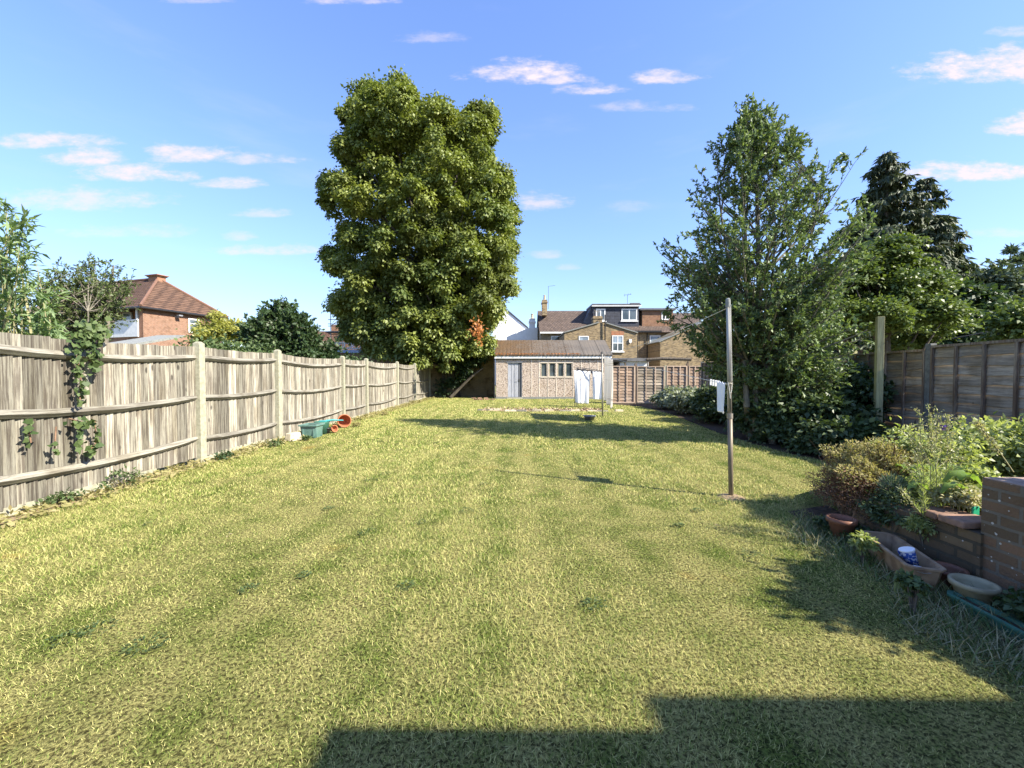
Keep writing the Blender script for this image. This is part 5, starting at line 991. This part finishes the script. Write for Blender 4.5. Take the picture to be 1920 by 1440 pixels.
c4 = G(628, 812); pot('plant_pot', 'small faded terracotta pot tipped over between black pot and large pot', 'plant pot', (c4[0]-.12, c4[1]+.1, .07), .05, .075, .13, 'terracotta', axis=(.8, -.5, .25))
c5 = G(646, 803); pot('plant_pot', 'large terracotta pot lying on its side with dark mouth towards the lawn', 'plant pot', (c5[0]-.20, c5[1]+.32, .165), .11, .155, .30, 'terracotta', axis=(.55, -.80, .05), rim=.014)
st_ = MB(); b = G(545, 828); st_.obox((b[0], b[1]+.1), (.3, 1), .16, .09, 0, .17, .8, taper=.8); tag(st_.build('stone_block', MT['stone'], bevel=.02), 'pale rough stone block at fence foot left of square planter', 'stone')
for (lab, px, py, h, mt) in (('low green dandelion like weed at the fence foot below the third concrete post', 516, 838, .12, 'lf_ivy'), ('twiggy green weed at the fence foot in the nearest visible bay', 82, 945, .14, 'lf_ivy'), ('small green weed at the boards below the hanging ivy', 143, 915, .2, 'lf_ivy'),
    ('weed tuft against fence foot just past the first concrete post', 420, 862, .12, 'lf_dark'), ('dry pale weed heap at the fence foot before the large terracotta pot', 618, 806, .10, 'lf_yellow'), ('dry leafy heap on the lawn edge after the large terracotta pot', 668, 800, .09, 'lf_mound'), ('green weeds in front of the square planter', 575, 826, .08, 'lf_ivy'), ('leafy weeds at the foot of the fence near its far end', 770, 756, .14, 'lf_mound'),
    ('brown weed patch by the fence foot past the fifth concrete post', 720, 779, .12, 'lf_mound')):
    b = G(px, py); b = (max(b[0], -4.85), b[1], 0); shrub('weed', lab, 'weed', (b[0], b[1], h*.45), (h*1.2, h*1.5, h*.55), 14, 14, .05, .022, mt, zmin=.005, stems=8, group='weeds at the foot of the left fence')
# ---- middle lawn
bs = G(1107, 789); bt_ = thing('washing_up_bowl', 'grey plastic bowl standing on the lawn below the striped sheet', 'bowl', (bs[0], bs[1]+.12, 0)); MB().lathe([(.001, 0), (.12, 0), (.17, .12), (.19, .125), (.185, .14), (.165, .135), (.11, .015), (.001, .015)], (bs[0], bs[1]+.15, 0), 24).build('body', MT['grey_plastic'], bt_, smooth=True)
for k in range(11):
    px = 908+k*25+random.uniform(-5, 5); b = G(px, 771.5-(1.5 if k < 2 else 0)); mb = MB().obox(b, (1, random.uniform(-.12, .12)), random.uniform(.16, .26), random.uniform(.05, .07), -.01, random.uniform(.04, .08), random.random(), .85)
    tag(mb.build('edging_stone', MT['stone' if k % 3 else 'rail_wood'], bevel=.012), 'pale stone or timber piece of the broken edging row across the far lawn', 'edging stone', 'edging pieces in a row before the garage')
N = 700; x = rng.uniform(-1.2, 3.2, N); y = 15.35+rng.random(N)*.7; leafmesh('dead_leaves', np.stack([x, y, .01+.05*rng.random(N)], 1), rnd(N), rnd(N)+np.array([0, 0, 1.]), .09, .05, MT['dead_leaf'], None)
tag(bpy.data.objects['dead_leaves'], 'dry brown leaves scattered on the bare strip before the garage', 'dead leaves', kind='stuff')
for k, (px, py) in enumerate(((893, 748), (903, 748), (914, 748), (924, 747), (899, 744.5), (911, 744.5), (888, 746))):
    b = P(px, py, 21.8); mb = MB().obox(b, (1, random.uniform(-.4, .4)), .11, .05, .0 if k < 4 else .066, .065 if k < 4 else .13, random.random())
    tag(mb.build('loose_brick', MT['brick_arch'] if False else MT['coping_brick'], bevel=.006), 'loose reddish brick in the small heap left of the garage wall', 'brick', 'heap of loose bricks beside the garage')
# ---- laundry
def Gp(px, py, Y): return Vector(P(px, py, Y))
g1 = Vector(G(1371, 932)); Y1 = g1.y; top1 = Gp(1365, 561, Y1)
p1 = thing('clothes_pole', 'tall slim metal washing line pole standing on the near right lawn', 'pole', tuple(g1))
cN = thing('washing_line', 'white washing line strung between the near and far metal poles', 'washing line', tuple(top1))
MB().tube([g1-Vector((0, 0, .1)), g1.lerp(top1, .42)], .026, 14).build('lower_tube', MT['rusty_tube'], p1, smooth=True)
MB().tube([g1.lerp(top1, .41), top1], .0215, 14).build('upper_tube', MT['galvanised'], p1, smooth=True)
MB().tube([top1-Vector((0, 0, .09)), top1-Vector((0, 0, .03)), top1, top1+Vector((0, 0, .012))], [.026, .026, .024, .012], 12).build('top_cap', MT['dark_concrete'], p1)
MB().tube([g1.lerp(top1, .40), g1.lerp(top1, .425)], .031, 12).build('collar', MT['galvanised'], p1)
hk = Gp(1367, 722, Y1); k_ = MB(); 
for s in (-1, 1): k_.tube([hk+Vector((.022*s, -.028, .03)), hk+Vector((.012*s, -.034, -.06)), hk+Vector((.0, -.034, -.12+.03*s))], .004, 5)
k_.tube([top1+Vector((.018, -.024, -.06)), hk+Vector((.02, -.026, .04))], .0035, 5); k_.tube([hk+Vector((.026, 0, .02)), hk+Vector((0, -.03, .02)), hk+Vector((-.026, 0, .02))], .005, 5); k_.build('tied_cord', MT['rope'], p1)
cb_ = MB().lathe([(.001, 0), (.16, .0), (.10, .02), (.04, .03), (.001, .03)], (g1.x, g1.y, -.005), 18); cb_.build('concrete_foot', MT['dry_soil'], p1)
g2 = Vector(G(1130, 781)); Y2 = g2.y; top2 = Gp(1129, 660, Y2); p2 = thing('clothes_pole', 'far thin metal washing line pole beside the striped sheet', 'pole', tuple(g2))
MB().tube([g2-Vector((0, 0, .1)), top2], .026, 10).build('tube', MT['galvanised'], p2, smooth=True); MB().tube([top2-Vector((0, 0, .06)), top2+Vector((0, 0, .01))], .032, 10).build('top_cap', MT['dark_metal'], p2)
def line_pts(a, b, sag, n=20): return [a.lerp(b, i/n)-Vector((0, 0, 4*sag*(i/n)*(1-i/n))) for i in range(n+1)]
uline = line_pts(Gp(1365, 577, Y1), top2-Vector((0, 0, .03)), .12); lline = line_pts(hk+Vector((-.02, 0, .01)), top2-Vector((0, 0, .12)), .02)
MB().tube(uline, .0035, 4).build('upper_line', MT['rope'], cN); MB().tube(lline, .0035, 4).build('lower_line', MT['rope'], cN)
def cloth(name, label, cat, a, b, h, mat, amp=.03, waves=5, taper=0, skew=0, group=None, K=40, Hn=24, hem=0, ph=0):
    a = Vector(a); b = Vector(b); u = (b-a); n = Vector((-u.y, u.x, 0)).normalized(); V = []; 
    for j in range(Hn+1):
        f = j/Hn
        for i in range(K+1):
            s = i/K; w_ = .5+(s-.5)*(1-taper*f); am = amp*(.12+.88*f**.7); bul = am*(math.sin(s*waves*2*math.pi+ph+f*1.2)+.5*math.sin(s*waves*4.3*math.pi+1+ph))
            top = -.025*math.sin(s*math.pi*3)**2*(1-f); V.append(tuple(a+u*w_+n*bul+Vector((0, 0, -f*(h+hem*math.sin(s*5+ph)+skew*s)+top))))
    Fc = [(j*(K+1)+i, j*(K+1)+i+1, (j+1)*(K+1)+i+1, (j+1)*(K+1)+i) for j in range(Hn) for i in range(K)]
    o = npmesh(name, V, [np.array(Fc)], np.full(len(V), .5), MT[mat], None, True); m = o.modifiers.new('thickness', 'SOLIDIFY'); m.thickness = .004; return tag(o, label, cat, group)
s1 = lline  # striped sheet hangs on the far end of the line
a_ = top2+Vector((.04, -.1, -.12)); b_ = Vector(P(1149, 683, 11.6)); b_.z = 1.80
cloth('bed_sheet', 'pale striped bed sheet hanging edge on beside the far pole', 'sheet', a_, b_, 1.30, 'striped_sheet', amp=.06, waves=2.5, skew=.12, hem=.03)
c0 = hk+Vector((-.03, .03, .03)); c1_ = c0+Vector((.015, .22, .02)); cloth('hand_towel', 'small white towel hanging beside the near pole', 'towel', c0, c1_, .36, 'cotton', amp=.012, waves=1.5, K=16)
for k, (px, py) in enumerate(((1331, 716), (1336, 718), (1342, 718), (1326, 714))):
    q_ = lline[0].lerp(lline[1], .55+.16*k); pg = MB().box((q_.x-.005, q_.y-.008, q_.z-.055), (q_.x+.004, q_.y+.008, q_.z+.018)).box((q_.x+.007, q_.y-.008, q_.z-.055), (q_.x+.014, q_.y+.008, q_.z+.018))
    tag(pg.build('clothes_peg', MT['white_paint']), 'white clothes peg on the line left of the small towel', 'peg', 'clothes pegs on the washing line')
# airer with two white trousers/towels, dark cloth across the top
YA = 17.2
ar = thing('clothes_airer', 'dark framed drying rack mostly hidden by the white washing in front of the garage', 'drying rack', tuple(P(1100, 760, YA)))
T0, T1 = Gp(1078, 694, YA), Gp(1129, 697, YA-.3)
for a, b in ((T0, T1), (T0+Vector((.15, .45, .12)), T1+Vector((.1, .45, .04)))): MB().tube([a, b], .013, 6).build('rail', MT['dark_metal'], ar)
for k in range(5): f = k/4; MB().tube([T0.lerp(T1, f), (T0+Vector((.15, .45, .12))).lerp(T1+Vector((.1, .45, .04)), f)], .009, 5).build('bar', MT['dark_metal'], ar)
for a, sx_ in ((T0, 0), (T0+Vector((.15, .45, .12)), 0), (T1, 0), (T1+Vector((.1, .45, .04)), 0)): MB().tube([a, (a.x, a.y, 0)], .013, 6).build('leg', MT['dark_metal'], ar)
W0, W1 = Gp(1076, 694, YA-.06), Gp(1107, 696, YA-.08)
cloth('white_towel', 'larger white sheet hanging on the drying rack, left of the pair', 'towel', W0, W1, 1.33, 'cotton', amp=.03, waves=1.4, taper=.22, skew=.05, hem=.02, ph=.5)
W0, W1 = Gp(1111, 696, YA-.14), Gp(1130, 697, YA-.16)
cloth('white_towel', 'shorter white sheet hanging on the drying rack nearer the far pole', 'towel', W0, W1, 1.15, 'cotton', amp=.025, waves=1.1, taper=.1, ph=2)
q_ = Gp(1084, 688, YA+.35); cloth('black_cloth', 'black garment lying along the top of the drying rack', 'garment', Gp(1082, 690, YA+.1), Gp(1122, 695.5, YA+.1), .14, 'black_cloth', amp=.01, waves=2)
gr_ = MB().tube([top2-Vector((0, 0, .1)), Gp(1060, 744, 21)], .008, 4); tag(gr_.build('guy_rope', MT['guy_rope']), 'thin brown rope running from the far pole down towards the garage', 'rope')
# timber post and cable
tp = thing('timber_post', 'tall square pressure treated timber post standing before the right fence', 'post', (6.45, 7.5, 0)); tx_, ty_ = P(1641, 700, 7.45)[0], 7.45
MB().obox((tx_+.065, ty_), (1, -.42), .05, .055, -.1, P(1645, 594, 7.45)[2], .6).build('post', MT['post_wood'], tp, bevel=.003)
MB().tube([Gp(1664, 640, 7.4), Gp(1664, 640, 7.3)], .01, 6).build('screw_eye', MT['dark_metal'], tp)
cbm = MB().tube(line_pts(Gp(1250, 655, 30), Gp(1648, 608, 7.4), .1, 8), .006, 4) if False else None
c_ = MB().tube(line_pts(Gp(1640, 655, 19), Gp(2100, 560, 17), .25, 16), .022, 5); tag(c_.build('overhead_cable', MT['black_plastic']), 'black overhead cable sloping up to the right edge in front of the trees', 'cable')
# small debris on the lawn
for k, (px, py, r_, lab) in enumerate(((1345, 990, .03, 'dry leaf on the lawn below the near pole foot'), (427, 1010, .02, 'dry leaf on the left half of the lawn'))):
    b = np.array(G(px, py))+np.array([0, 0, .03]); N = 3; o = leafmesh('fallen_leaf', b+rng.normal(size=(N, 3))*.006, rnd(N)*np.array([1, 1, .2]), np.array([[0, 0, 1.]]*N), .03, .010, MT['dead_leaf'], None); tag(o, lab, 'leaf')
